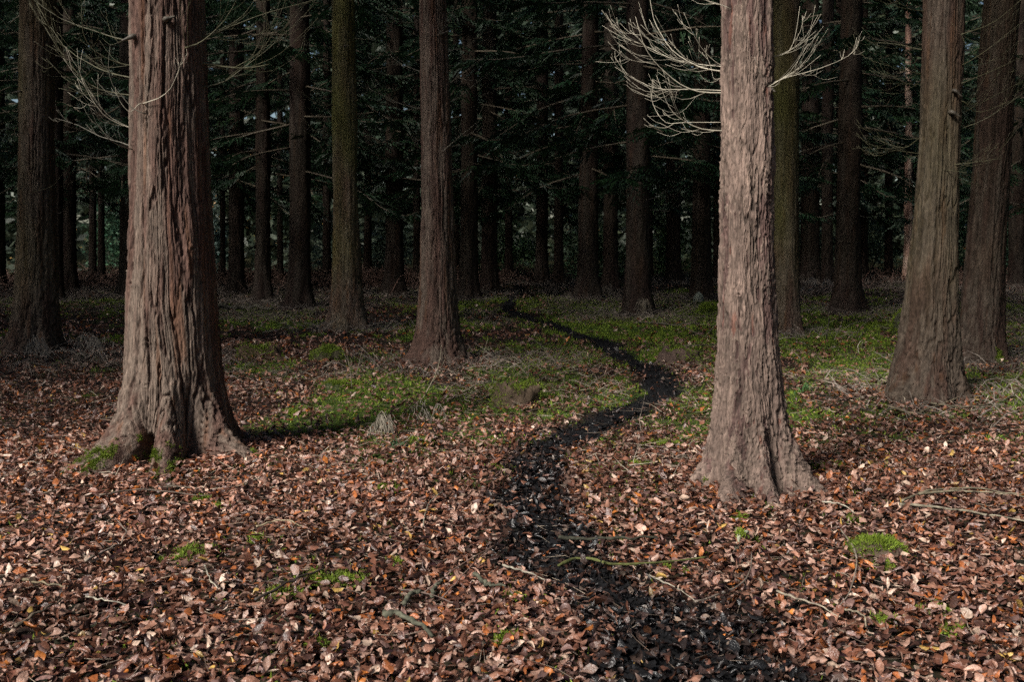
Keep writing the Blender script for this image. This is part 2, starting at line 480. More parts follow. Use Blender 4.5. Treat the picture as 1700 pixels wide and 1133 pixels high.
    if algae:
        ga = np.clip(algae * (0.55 + 0.6 * fbm(V[:, 0] * 2.2, V[:, 1] * 2.2, V[:, 2] * 0.9, 81, 2)) * (0.25 + 0.75 * sst(0.25, 1.6, zz.ravel())), 0, 0.85)[:, None]
        c = c * (1 - ga) + ga * np.array([0.12, 0.125, 0.028])
    n, mseg = TH.shape
    i, j = np.meshgrid(np.arange(n-1), np.arange(mseg), indexing='ij'); j2 = (j + 1) % mseg
    Q = np.stack([i*mseg+j, i*mseg+j2, (i+1)*mseg+j2, (i+1)*mseg+j], -1).reshape(-1, 4)
    o = empty(name, (xs[0], Yd, gz0))
    tag(o, label, 'tree', group)
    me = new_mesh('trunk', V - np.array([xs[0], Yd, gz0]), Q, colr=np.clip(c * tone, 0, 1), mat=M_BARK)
    link('trunk', me, o)
    t = Tree(); t.o = o; t.Y = Yd; t.z = z; t.x = x; t.r = r; t.base = np.array([xs[0], Yd, gz0]); t.Rf = Rf; t.TH = TH; t.ZZ = ZZ; t.XX = XX; t.H = H
    return t

OLIVE, PALE, GREY = (0.075, 0.07, 0.038), (0.38, 0.345, 0.27), (0.11, 0.10, 0.078)

def grow(geo, P, r0, c, n_tw, ln, level=0, curl=0.5, side_bias=None):
    """a dead bough: main axis, side twigs sweeping upward, finer twigs on those"""
    P = resample(P, 10 if level == 0 else 6)
    n = len(P)
    rad = np.maximum(r0 * (1 - 0.82 * np.linspace(0, 1, n) ** 0.8), 0.0009)
    V, Q, T = tube(P, rad, 5 if level == 0 else 3 if level == 2 else 4, 0.12)
    cc = np.asarray(c) * rng.uniform(0.8, 1.15)
    geo.add(V, Q, T, cc)
    if level >= 2: return
    n_tw = int(n_tw * 1.1) if level == 0 else n_tw
    for k in range(n_tw):
        t = rng.uniform(0.18, 0.97) * (n - 1)
        i = int(t); f = t - i
        p = P[i] * (1-f) + P[min(i+1, n-1)] * f
        tg = P[min(i+1, n-1)] - P[max(i-1, 0)]; tg /= np.linalg.norm(tg) + 1e-9
        side = np.cross(tg, [0, 0.35, 1.0]); side /= np.linalg.norm(side) + 1e-9
        s = rng.choice([-1, 1])
        dirn = tg * rng.uniform(0.6, 1.0) + side * s * rng.uniform(0.15, 0.7) + np.array([0, 0, rng.uniform(-0.35, 0.45)]) + rng.normal(0, 0.12, 3)
        dirn /= np.linalg.norm(dirn)
        ll = ln * rng.uniform(0.5, 1.6) * (1.15 - 0.6 * t / (n - 1))
        b1 = p + dirn * ll * 0.45 + rng.normal(0, 0.04, 3) * ll
        d2 = dirn + np.array([0, 0, curl]); d2 /= np.linalg.norm(d2)
        b2 = b1 + d2 * ll * 0.55 + rng.normal(0, 0.05, 3) * ll
        grow(geo, [p, b1, b2], max(0.0015 if level == 0 else 0.0009, rad[min(i, n-1)] * 0.45), c, 2 if level == 0 else 0, ll * 0.62, level + 1, curl, side_bias)

def bough(tree, pts, r0, c, n_tw=6, ln=0.3, dep=0.0, curl=0.5, name='branch'):
    """pts: pixel outline of the bough; dep: metres towards (-) or away from (+) the camera at its tip"""
    P = []
    for k, (px, py) in enumerate(pts):
        P.append(at_depth(px, py, tree.Y + dep * k / max(1, len(pts) - 1) - (0.0 if k else 0.0)))
    P = np.array(P)
    # root the bough inside the trunk
    zx = np.interp(P[0][2], tree.z, tree.x); rr = np.interp(P[0][2], tree.z, tree.r)
    root = np.array([zx + np.sign(P[0][0] - zx) * min(abs(P[0][0] - zx), rr * 0.6), tree.Y - (0.55 * rr if abs(P[0][0] - zx) < rr * 0.8 else 0), P[0][2]])
    if abs(P[0][0] - zx) < rr * 0.9:                       # starts on the face we see
        h = math.sqrt(max(0.02, 1 - ((P[0][0] - zx) / rr)**2)) * rr
        P[:, 1] -= h * np.linspace(1, 0.9, len(P)) + 0.02
    P = np.vstack([root, P]) if np.linalg.norm(root - P[0]) > 0.02 else P
    g = Geo(); grow(g, P, r0, c, n_tw, ln, 0, curl)
    link(name, g.mesh(name, M_TWIG, tree.base), tree.o)

def wild_boughs(tree, n, z0, z1, ln, c, r0=0.009, tw=5, sides=(-1, 1)):
    for k in range(n):
        z = tree.base[2] + rng.uniform(z0, z1)
        x = np.interp(z, tree.z, tree.x); r = np.interp(z, tree.z, tree.r)
        az = rng.choice(sides) * rng.uniform(R(35), R(145))
        d = np.array([math.sin(az), -math.cos(az), 0])
        L_ = ln * rng.uniform(0.5, 1.1)
        p0 = np.array([x, tree.Y, z]) + d * r * 0.7
        P = [p0, p0 + d * L_ * 0.45 + [0, 0, L_ * rng.uniform(-0.08, 0.12)], p0 + d * L_ * 0.85 + [0, 0, L_ * rng.uniform(0.1, 0.45)]]
        g = Geo(); grow(g, np.array(P), r0 * rng.uniform(0.6, 1.1), c, tw, L_ * 0.5, 0, 0.5)
        link('branch', g.mesh('branch', M_TWIG, tree.base), tree.o)

# crowns: boughs of flat hanging sprays; a few shared shapes
def make_crown(seed, z0, z1, r_max, nb, dense=1.0):
    rg = np.random.default_rng(seed)
    leaves_V, leaves_Q, leaves_C = [], [], []
    wood = Geo(); n = 0
    for k in range(nb):
        f = (k + rg.uniform()) / nb
        z = z0 + (z1 - z0) * f
        L_ = r_max * (1 - 0.8 * f ** 1.3) * rg.uniform(0.65, 1.1)
        az = k * 2.4 + rg.uniform(-0.5, 0.5)
        d = np.array([math.cos(az), math.sin(az), 0])
        droop = rg.uniform(-0.30, -0.05)
        P = np.array([[0, 0, z], d * L_ * 0.4 + [0, 0, z + L_ * (droop * 0.35)], d * L_ * 0.75 + [0, 0, z + L_ * droop], d * L_ + [0, 0, z + L_ * (droop * 0.9)]])
        P = resample(P, 9)
        V, Q, T = tube(P, 0.022 * (1 - 0.85 * np.linspace(0, 1, len(P))), 4)
        wood.add(V, Q, T, (0.10, 0.08, 0.055))
        side = np.array([-d[1], d[0], 0])
        nsp = int((7 + 5 * L_) * dense)
        for s in range(nsp):
            t = rg.uniform(0.22, 1.0) * (len(P) - 1); i = min(int(t), len(P) - 2)
            p = P[i] + (P[i+1] - P[i]) * (t - i)
            sd = rg.choice([-1, 1])
            ax = d * rg.uniform(0.3, 1.0) + side * sd * rg.uniform(0.2, 1.0) + [0, 0, rg.uniform(-0.35, 0.15)]
            ax /= np.linalg.norm(ax)
            ll = rg.uniform(0.30, 0.70)
            nl = 8
            up = np.array([rg.normal(0, .25), rg.normal(0, .25), 1.0])
            lat = np.cross(ax, up); lat /= np.linalg.norm(lat)
            tone = rg.uniform(0.5, 1.5)
            cc = np.array([0.013, 0.034, 0.014]) * tone + rg.uniform(0, 0.007, 3)
            for q in range(nl):
                u = (q + 0.6) / nl
                b0 = p + ax * ll * u + np.array([0, 0, -0.28 * ll * u * u])
                for s2 in (-1, 1):
                    lf = ll * 0.40 * (1.05 - u) * rg.uniform(0.5, 1.3) + 0.03
                    dr = lat * s2 * 0.85 + ax * rg.uniform(0.2, 0.9) + np.array([0, 0, rg.uniform(-0.8, 0.0)]); dr /= np.linalg.norm(dr)
                    w = ax * 0.024 + np.array([0, 0, 0.008])
                    tip = b0 + dr * lf + [0, 0, -0.15 * lf]
                    mid = b0 + dr * lf * 0.55
                    leaves_V.append([b0 - w * .5, mid - w, tip, mid + w]); leaves_C.append(cc)
    LV = np.array(leaves_V); m_ = len(LV)
    lq = np.arange(m_ * 4).reshape(-1, 4)
    cme = new_mesh('crown', LV.reshape(-1, 3), lq, colr=np.repeat(np.array(leaves_C), 4, 0), mat=M_FOL, smooth=False)
    wme = wood.mesh('limbs', M_TWIG)
    return cme, wme

CROWNS_LOW = [make_crown(100 + k, 2.6, 16.5, 3.5, 62, 1.25) for k in range(2)]     # foliage hanging low, deep in the wood
CROWNS_HIGH = [make_crown(200, 6.6, 17.0, 2.9, 50, 0.8), make_crown(201, 5.2, 17.0, 3.4, 60, 1.3)]    # clean stems at the wood's edge

def give_crown(tree_o, base, pick, rot, s=1.0, lean_x=0.0):
    cme, wme = pick
    c = link('crown', cme, tree_o); c.rotation_euler = (0, 0, rot); c.scale = (s, s, 1)
    w = link('limbs', wme, c)
    c.location = (lean_x, 0, 0)

T = {}
# --- near the camera ---------------------------------------------------------
T['A'] = make_trunk('conifer_tree', 'thick red-brown furrowed trunk with mossy roots, nearest tree on the left', 760,
    [(775, 196, 394), (745, 200, 388), (715, 205, 381), (690, 207, 376), (650, 209, 370), (600, 211, 364), (560, 213, 360), (450, 216, 354), (300, 217, 347), (150, 218, 343), (0, 220, 338), (-60, 221, 337)],
    'deep', [(-84, .20, 14, .17), (-63, -.09, 9, .3), (-44, .40, 10, .18), (-26, .52, 9, .17), (-9, -.06, 7, .34), (12, .48, 11, .19), (38, -.10, 11, .30), (66, .42, 13, .18), (95, .10, 10, .12), (140, .2, 25, .2), (-150, .2, 25, .2)],
    dz=0.0085, nseg=250, H=19, detail_top=3.4,
    knots=[(237, 305, .022), (254, 323, .020), (235, 358, .022), (226, 446, .02), (240, 468, .028), (271, 558, .028), (265, 195, .03), (240, 70, .035), (229, 240, .022), (333, 412, .022), (338, 372, .018), (300, 45, .03), (270, 628, .02)],
    hole=(300, 755, -8, 9, 0.20, 0.28), tone=0.74)
T['B'] = make_trunk('conifer_tree', 'pale pinkish flaky trunk lit from the front, nearest tree right of the trail', 814,
    [(830, 1168, 1326), (800, 1171, 1319), (770, 1174, 1313), (735, 1179, 1307), (700, 1183, 1301), (660, 1187, 1295), (600, 1191, 1288), (500, 1195, 1283), (400, 1197, 1281), (200, 1197, 1280), (0, 1198, 1280), (-60, 1198, 1280)],
    'flake', [(-75, .20, 15, .15), (-48, -.04, 9, .2), (-28, .27, 13, .17), (3, .24, 12, .17), (30, -.07, 11, .34), (64, .22, 14, .18), (150, .12, 30, .15), (-140, .12, 30, .15)],
    dz=0.0062, nseg=210, H=18, detail_top=3.2,
    knots=[(1262, 305, .018), (1262, 390, .016), (1260, 472, .016), (1218, 487, .018), (1205, 440, .014), (1265, 622, .02), (1258, 705, .028), (1270, 152, .022)], tone=0.66)
# --- middle distance ---------------------------------------------------------
T['C'] = make_trunk('conifer_tree', 'straight red-brown ridged trunk left of the trail bend, base flaring over dry leaves', 609,
    [(622, 668, 794), (600, 680, 780), (575, 687, 768), (545, 691, 763), (500, 694, 760), (450, 697, 757), (350, 699, 753), (250, 699, 749), (120, 698, 745), (0, 697, 741), (-40, 697, 740)],
    'furrow', [(-75, .18, 17, .15), (-25, .14, 18, .17), (30, .12, 16, .15), (80, .19, 17, .15), (160, .1, 30, .15)], dz=0.015, nseg=110, H=18, detail_top=4.6,
    knots=[(712, 320, .02), (724, 395, .02), (716, 430, .03), (726, 425, .02), (715, 475, .02)], tone=0.62)
T['D'] = make_trunk('conifer_tree', 'green algae-coated trunk just left of the middle red-brown tree', 548,
    [(556, 538, 622), (540, 545, 611), (510, 549, 605), (450, 552, 600), (380, 552, 597), (300, 552, 594), (150, 552, 591), (0, 551, 589), (-40, 551, 588)],
    'fine', [(-80, .10, 24, .16), (-20, .08, 22, .16), (60, .10, 24, .15)], dz=0.022, nseg=80, H=18, algae=0.95, detail_top=5.6, tone=0.85)
T['E'] = make_trunk('conifer_tree', 'broad dim trunk at the left edge with bright sunlit left side', 588,
    [(602, 2, 118), (580, 12, 104), (550, 20, 98), (500, 25, 95), (450, 28, 93), (350, 32, 91), (200, 34, 90), (0, 36, 90), (-40, 36, 90)],
    'furrow', [(-80, .12, 22, .17), (-20, .10, 22, .17), (50, .12, 22, .17)], dz=0.016, nseg=100, H=18, algae=0.35, detail_top=4.8, tone=0.5)
T['F'] = make_trunk('conifer_tree', 'thick leaning brown trunk with deep wavy bark ridges, second from the right edge', 664,
    [(686, 1462, 1612), (660, 1470, 1600), (630, 1478, 1594), (590, 1488, 1590), (540, 1497, 1588), (470, 1508, 1586), (400, 1516, 1586), (300, 1524, 1589), (200, 1530, 1592), (100, 1534, 1597), (0, 1537, 1601), (-40, 1539, 1602)],
    'deep', [(-70, .08, 22, .14), (-15, .06, 22, .16), (50, .08, 22, .15)], dz=0.013, nseg=130, H=18, algae=0.25, detail_top=4.2, tone=0.42)
T['G'] = make_trunk('conifer_tree', 'dark leaning trunk at the far right edge of the picture', 602,
    [(614, 1583, 1676), (590, 1588, 1667), (540, 1595, 1665), (430, 1606, 1666), (300, 1616, 1674), (150, 1626, 1684), (0, 1636, 1692), (-40, 1638, 1694)],
    'furrow', [(-60, .10, 22, .15), (30, .10, 20, .15)], dz=0.02, nseg=80, H=18, algae=0.2, detail_top=4.8, tone=0.36)
T['H'] = make_trunk('conifer_tree', 'plain greenish trunk half hidden right behind the pale flaky tree', 556,
    [(564, 1272, 1334), (545, 1277, 1330), (500, 1280, 1327), (400, 1281, 1326), (200, 1281, 1326), (0, 1282, 1327), (-40, 1282, 1327)],
    'fine', [(60, .06, 25, .15)], dz=0.026, nseg=64, H=18, algae=0.7, detail_top=5.4, tone=0.55)
for k in 'ABCDEFGH':
    give_crown(T[k].o, T[k].base, CROWNS_HIGH[0 if k in 'AB' else 1], rng.uniform(0, 6), 1.0)

# --- the dark stems deeper in the wood ---------------------------------------
FAR = [  # base row, x left/right low down, x left/right at top of frame, flare px, label
 (518, 1388, 1428, 1398, 1432, 16, 'dark trunk with spreading roots between the pale flaky tree and the leaning brown tree'),
 (468, 1330, 1360, 1332, 1360, 5, 'black trunk seen just right of the greenish trunk behind the pale tree'),
 (472, 1364, 1383, 1366, 1384, 4, 'thin dark trunk left of the stem with spreading roots'),
 (524, 1039, 1078, 1040, 1077, 11, 'dark trunk with a dead fern tuft at its foot, beyond the trail'),
 (497, 960, 992, 968, 994, 12, 'black trunk standing right of the trail in the middle of the wood'),
 (485, 1001, 1026, 1003, 1026, 5, 'dim brown trunk close behind the black trunk right of the trail'),
 (500, 1149, 1180, 1154, 1180, 10, 'dark trunk with a pale stone between its roots'),
 (468, 1106, 1130, 1106, 1128, 5, 'short-looking dark trunk under low green sprays, left of the stem with the pale stone'),
 (474, 890, 910, 892, 910, 6, 'slim black trunk nearest the far end of the trail on its right'),
 (474, 920, 936, 921, 935, 4, 'second slim black trunk right of the far trail end'),
 (466, 838, 851, 839, 850, 3, 'slender dark trunk left of the far trail end'),
 (487, 799, 826, 801, 824, 8, 'black trunk left of the trail, right one of a close pair'),
 (500, 764, 793, 768, 793, 9, 'black trunk just right of the red-brown middle tree, left one of a pair'),
 (492, 640, 669, 642, 668, 11, 'straight black trunk between the green trunk and the red-brown middle tree'),
 (512, 480, 516, 482, 513, 13, 'reddish trunk with ridged foot left of the green algae-coated trunk'),
 (505, 424, 449, 426, 448, 10, 'dim trunk with flared foot, second from the big left tree'),
 (490, 380, 405, 382, 404, 7, 'dark trunk nearest the right side of the big left tree'),
 (494, 200, 226, 200, 226, 10, 'dark trunk with a lit left edge, peeking out left of the big tree'),
 (486, 104, 126, 105, 126, 8, 'black trunk right of the broad left edge tree'),
 (502, 84, 104, 84, 104, 6, 'black trunk almost hidden behind the broad left edge tree'),
 (470, 148, 160, 149, 160, 3, 'thin dark stem, left one of a close pair on the far left'),
 (470, 163, 174, 163, 173, 3, 'thin dark stem, right one of a close pair on the far left'),
 (482, -16, 8, -16, 6, 5, 'black trunk cut off by the left edge of the picture'),
 (464, 604, 617, 605, 616, 3, 'slender far stem right of the green algae-coated trunk'),
 (470, 686, 698, 687, 698, 3, 'slender far stem hugging the left side of the red-brown middle tree'),
 (466, 752, 764, 752, 762, 3, 'slender far stem at the right side of the red-brown middle tree'),
 (470, 460, 470, 460, 469, 2, 'thin far stem between the two reddish trunks left of centre'),
 (470, 536, 549, 537, 549, 3, 'thin far stem touching the left side of the green trunk'),
 (464, 1428, 1441, 1429, 1441, 3, 'slim dark far stem left of the pale grey stem'),
 (464, 1469, 1482, 1470, 1482, 3, 'slim dark far stem beside the pale grey stem'),
 (466, 1184, 1197, 1184, 1197, 3, 'slim dark stem at the left side of the pale flaky tree'),
 (466, 1076, 1084, 1077, 1084, 2, 'thin black stem close behind the trunk with the fern tuft'),
 (463, 1388, 1400, 1388, 1399, 2, 'thin far stem half hidden left of the trunk with spreading roots'),
 (468, 365, 374, 365, 373, 2, 'thin far stem at the right side of the big left tree'),
 (466, 716, 726, 717, 726, 2, 'far stem wholly behind the red-brown middle tree'),
 (480, 1676, 1700, 1680, 1704, 5, 'dark trunk at the right picture border behind the leaning edge tree'),
]
FAR = [f for f in FAR if 'wholly' not in f[6]]
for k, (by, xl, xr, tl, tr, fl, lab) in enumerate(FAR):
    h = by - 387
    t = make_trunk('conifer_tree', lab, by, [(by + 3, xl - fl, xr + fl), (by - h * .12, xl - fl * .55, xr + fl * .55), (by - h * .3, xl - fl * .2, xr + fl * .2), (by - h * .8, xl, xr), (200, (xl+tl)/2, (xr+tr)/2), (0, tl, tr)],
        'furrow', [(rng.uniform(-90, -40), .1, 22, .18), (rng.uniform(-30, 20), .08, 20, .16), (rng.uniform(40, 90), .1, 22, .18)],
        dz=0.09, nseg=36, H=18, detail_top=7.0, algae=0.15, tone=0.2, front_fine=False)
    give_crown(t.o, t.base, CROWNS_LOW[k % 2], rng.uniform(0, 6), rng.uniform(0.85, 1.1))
    T['far%d' % k] = t
    if by > 485: wild_boughs(t, 5, 1.8, 5.5, 0.8, (0.06, 0.055, 0.045), 0.006, 4)
# the pale smooth stem
t = make_trunk('beech_tree', 'pale grey smooth stem far back between the slim dark stems and the leaning tree', 467,
    [(469, 1494, 1520), (455, 1498, 1517), (400, 1501, 1515), (200, 1503, 1514), (0, 1504, 1513)], 'fine', [], dz=0.12, nseg=24, H=16, tone=2.4, front_fine=False)
give_crown(t.o, t.base, CROWNS_LOW[1], 2.0, 0.8)
T['pale'] = t

# conifers added out of view to block skylight, and the dim last rows
OUT = [(-5.2, 4.4), (5.0, 3.2), (3.4, -2.6), (-7.0, 6.8), (7.2, 7.4)]
hx, hy = SUN_DIR.x / math.hypot(SUN_DIR.x, SUN_DIR.y), SUN_DIR.y / math.hypot(SUN_DIR.x, SUN_DIR.y)
for k in range(900):
    x, y = rng.uniform(-21, 21), rng.uniform(-17, 44)
    far_row = y > 33 and abs(x) < 0.56 * y + 2.6
    if not far_row and abs(x) < 0.56 * max(y, 0) + 2.2: continue
    if abs(x * hy - (y - 6) * hx) < 6.0 and y < 8: continue                  # opening left among the added trees for the sun
    if y < 2 and abs(x) < 4: continue
    if any(math.hypot(x - a, y - b_) < (2.7 if not far_row else 5.0) for a, b_ in OUT): continue
    if any(math.hypot(x - tt.base[0], y - tt.base[1]) < 2.0 for tt in T.values()): continue
    OUT.append((x, y))
src = T['far4']
side_trunk = None
gpx = T['far4'].o.children[0].data
for k, (x, y) in enumerate(OUT):
    o = empty('conifer_tree', (x, y, float(gz(x, y))))
    if y > 33 and abs(x) < 0.56 * y: tag(o, 'dim slim conifer in the last rows closing off the wood', 'tree', 'dim conifers in the last rows')
    else: tag(o, 'unseen conifer added for shade outside the picture, beside or behind the viewer', 'tree', 'unseen conifers added for shade')
    link('trunk', gpx, o); o.rotation_euler = (0, 0, rng.uniform(0, 6))
    give_crown(o, None, (CROWNS_LOW if y > 8 else CROWNS_HIGH)[k % 2], rng.uniform(0, 6), rng.uniform(0.9, 1.15))

# ------------------------------------------------------------------ dead boughs traced on the near trees
B_ = T['B']
for pts, r0, n_, ln, dep in [
    ([(1197, 154), (1160, 152), (1130, 140), (1105, 120), (1085, 100), (1068, 72), (1055, 27)], .011, 6, .26, -.15),
    ([(1197, 150), (1150, 148), (1102, 148), (1074, 141), (1040, 121), (1020, 93)], .007, 7, .22, .25),
    ([(1197, 118), (1165, 112), (1140, 100), (1115, 82), (1098, 57), (1085, 30), (1078, -10)], .011, 7, .27, .1),
    ([(1197, 110), (1150, 105), (1110, 95), (1070, 75), (1030, 60), (1000, 42)], .007, 8, .22, .35),
    ([(1197, 217), (1165, 214), (1140, 203), (1118, 187), (1105, 165), (1090, 125)], .009, 6, .22, -.1),
    ([(1140, 203), (1105, 203), (1085, 175), (1080, 150)], .005, 3, .14, .15),
    ([(1197, 108), (1172, 88), (1152, 58), (1135, 20)], .006, 4, .18, -.1),
    ([(1197, 130), (1185, 130), (1180, 110), (1172, 90)], .004, 3, .14, .1),
    ([(1205, 20), (1185, 12), (1150, 0), (1120, -20)], .007, 4, .22, 0),
    ([(1268, 148), (1290, 135), (1320, 115), (1345, 80)], .007, 6, .20, -.1),
    ([(1275, 142), (1300, 132), (1355, 117), (1400, 97), (1416, 80)], .006, 6, .20, .15),
    ([(1281, 94), (1308, 86), (1320, 60), (1328, 10)], .006, 5, .17, 0),
    ([(1268, 148), (1255, 130), (1245, 100)], .003, 1, .1, -.1)]:
    bough(B_, pts, r0 * .54, PALE, n_, ln, dep)
A_ = T['A']
for pts, r0, n_, ln, dep, c in [
    ([(216, 67), (190, 62), (160, 52), (100, 30), (50, -5)], .011, 6, .35, .1, OLIVE),
    ([(214, 108), (185, 100), (155, 82), (138, 55), (135, 8)], .009, 5, .28, -.2, OLIVE),
    ([(214, 128), (175, 118), (145, 103), (105, 75), (60, 5)], .010, 6, .35, .2, OLIVE),
    ([(216, 158), (180, 152), (150, 140), (110, 100), (75, 45)], .010, 6, .35, -.1, OLIVE),
    ([(217, 212), (190, 202), (170, 188), (150, 160), (135, 130)], .008, 6, .25, -.2, PALE),
    ([(217, 242), (200, 236), (165, 226), (130, 208), (92, 196)], .008, 5, .25, .1, GREY),
    ([(326, 86), (350, 76), (385, 42), (412, -5)], .010, 5, .35, -.1, OLIVE),
    ([(345, 143), (375, 134), (400, 115), (440, 85), (490, 40)], .009, 6, .4, .1, OLIVE),
    ([(343, 105), (365, 110), (400, 113), (425, 111), (447, 106)], .017, 3, .5, .1, OLIVE),
    ([(343, 60), (380, 45), (440, 22), (520, 0)], .010, 6, .4, .2, OLIVE),
    ([(265, 196), (245, 188), (225, 165), (212, 150), (205, 120), (208, 84)], .006, 1, .15, -.1, GREY),
    ([(262, 180), (285, 172), (305, 155), (320, 118), (324, 100)], .006, 1, .15, -.15, PALE),
    ([(255, 180), (240, 193), (225, 180), (214, 158)], .006, 0, .1, -.1, PALE),
    ([(230, 250), (205, 240), (182, 222)], .009, 0, .1, -.2, GREY)]:
    bough(A_, pts, r0 * .72, c, n_ + 1, ln, dep)
for key, lst in {
    'C': [[(738, 252), (765, 228), (800, 200)], [(744, 140), (772, 118), (806, 92)], [(728, 62), (748, 40), (760, -10)], [(697, 118), (665, 105), (640, 85)], [(697, 180), (660, 170), (610, 145)], [(700, 232), (680, 225)], [(745, 84), (775, 76), (800, 55)], [(697, 28), (665, 15), (640, -10)], [(747, 170), (775, 150), (804, 128)]],
    'D': [[(590, 160), (620, 150), (660, 152)], [(552, 190), (530, 170), (520, 140)], [(590, 200), (620, 195), (650, 180)], [(552, 225), (520, 215), (500, 190)], [(552, 120), (525, 100), (505, 60)]],
    'E': [[(36, 160), (15, 155), (-20, 158)], [(34, 285), (12, 272), (-5, 255)], [(36, 60), (10, 40), (-15, 10)], [(36, 190), (20, 200), (0, 205)], [(70, 320), (100, 310), (120, 285)]],
    'F': [[(1532, 18), (1490, 11), (1452, -2)], [(1530, 82), (1490, 73), (1455, 70)], [(1530, 123), (1485, 112), (1460, 100)], [(1530, 140), (1470, 138)], [(1528, 228), (1500, 245), (1450, 230)], [(1528, 255), (1490, 250), (1455, 245)],
          [(1590, 110), (1630, 85), (1705, 25)], [(1592, 190), (1640, 165), (1705, 130)], [(1590, 215), (1640, 195), (1705, 150)], [(1575, 275), (1600, 272), (1650, 265)], [(1560, 285), (1590, 289)], [(1590, 140), (1650, 115), (1700, 90)], [(1590, 60), (1640, 40), (1700, -10)], [(1590, 170), (1620, 188), (1690, 160)]],
    'G': [[(1672, 160), (1700, 140)], [(1672, 300), (1705, 280)], [(1620, 310), (1600, 300)]]}.items():
    for pts in lst:
        d_ = rng.uniform(-.4, .4)
        bough(T[key], pts, .0065, OLIVE if key != 'C' else GREY, 5, .38, d_)
wild_boughs(T['H'], 5, 2.5, 5.5, 0.8, OLIVE)
wild_boughs(T['D'], 5, 2.2, 5.5, 0.8, OLIVE)
wild_boughs(T['E'], 6, 2.2, 4.8, 0.8, OLIVE, sides=(-1, 1))
# broken stubs where boughs have dropped
for key, px, py, dx, dy, r0 in [('A', 240, 70, -20, 6, .03), ('A', 296, 45, 14, -6, .026), ('C', 735, 60, 12, -6, .02), ('B', 1272, 152, 8, 4, .018), ('D', 575, 80, 8, -2, .02), ('F', 1570, 155, 14, 10, .025), ('F', 1565, 190, 16, 8, .03), ('E', 46, 155, -16, 2, .02)]:
    bough(T[key], [(px, py), (px + dx * .5, py + dy * .5), (px + dx, py + dy)], r0, (0.06, 0.05, 0.038), 0, .1, -.03, name='branch_stub')

# ------------------------------------------------------------------ moss
def moss_blades(P, Nn, per, size, g, tone=1.0, yellow=0.0):
    """tufts of tiny blades at points P with normals Nn"""
    n = len(P)
    P = np.repeat(P, per, 0); Nn = np.repeat(Nn, per, 0); m_ = len(P)
    s = np.repeat(np.broadcast_to(size, (n,)), per)
    d = Nn + rng.normal(0, 0.62, (m_, 3)); d /= np.linalg.norm(d, axis=1)[:, None]
    ln = s * rng.uniform(0.6, 1.5, m_)
    w = np.cross(d, rng.normal(0, 1, (m_, 3))); w /= np.linalg.norm(w, axis=1)[:, None] + 1e-9
    w *= (s * rng.uniform(0.10, 0.2, m_))[:, None]
    b0 = P + rng.normal(0, 0.35, (m_, 3)) * s[:, None]
    V = np.stack([b0 - w, b0 + w, b0 + d * ln[:, None]], 1).reshape(-1, 3)
    k = rng.uniform(0, 1, m_); t = rng.uniform(0.6, 1.25, m_) * tone
    c = (np.array([0.100, 0.16, 0.016])[None] * (1-k)[:, None] + np.array([0.22, 0.29, 0.03])[None] * k[:, None]) * t[:, None]
    g.add(V, None, np.arange(m_ * 3).reshape(-1, 3), np.repeat(c, 3, 0))

def fan_points(n, y0, y1, margin=0.6, power=1.0):
    """points over the floor in front of the viewer, density falling with distance"""
    y = y0 + (y1 - y0) * rng.uniform(0, 1, n) ** power
    x = rng.uniform(-1, 1, n) * (0.56 * y + margin)
    return x, y

mg = Geo()
x, y = fan_points(170000, 2.4, 26, 2.0, 0.8)
mo = mossy(x, y) * (1 - soot(x, y))
keep = rng.uniform(0, 1, len(x)) < mo * (0.35 + 0.65 * sst(5, 9, y))
x, y = x[keep], y[keep]
print('moss tufts', len(x))
P = np.stack([x, y, gz(x, y) + 0.004 + 0.02 * np.maximum(0, noise(x * 5, y * 5, 0, 33))], -1)
moss_blades(P, np.tile([0, 0, 1.0], (len(P), 1)), 3, np.clip(0.016 + 0.0016 * y, 0.018, 0.045), mg)
# small tight clumps among the leaves in front
for px, py, rad in [(540, 1088, .07), (850, 1075, .06), (1012, 893, .05), (620, 965, .05), (470, 1000, .08), (520, 970, .10), (340, 840, .07), (660, 945, .06),
                    (560, 975, .10), (1375, 783, .12), (1420, 870, .05), (1545, 1025, .07), (1470, 1040, .05), (1590, 1060, .05), (370, 850, .05), (1120, 955, .05), (1250, 905, .04), (430, 905, .05),
                    (320, 930, .12), (1465, 950, .06), (640, 820, .08), (830, 785, .08), (780, 770, .1), (1060, 780, .08), (1100, 745, .12), (700, 740, .1), (850, 1005, .05), (1230, 870, .04)]:
    g0 = on_ground(px, py)
    k = int(900 * rad / .1)
    a, rr = rng.uniform(0, 6.28, k), rad * np.sqrt(rng.uniform(0, 1, k)) * rng.uniform(0.6, 1, k)
    xx, yy = g0[0] + rr * np.cos(a) * 1.4, g0[1] + rr * np.sin(a)
    rg_ = noise(xx * 22, yy * 22, px * .1, 35) + .4 * noise(xx * 60, yy * 60, 1.0, 36) > -.05 + .5 * (rr / rad) - .3
    xx, yy, rr = xx[rg_], yy[rg_], rr[rg_]; k = len(xx)
    h = 0.22 * rad * (1 - (rr / rad)**2) + 0.02 + .012 * noise(xx * 40, yy * 40, 0, 37)
    moss_blades(np.stack([xx, yy, gz(xx, yy) + h], -1), np.tile([0, 0, 1.0], (k, 1)), 3, np.full(k, 0.013) * rng.uniform(.6, 1.4, k), mg, .95)
tag(link('moss', mg.mesh('moss', M_MOSS, smooth=False)), 'low green moss carpet between the fallen leaves', 'moss', kind='stuff')

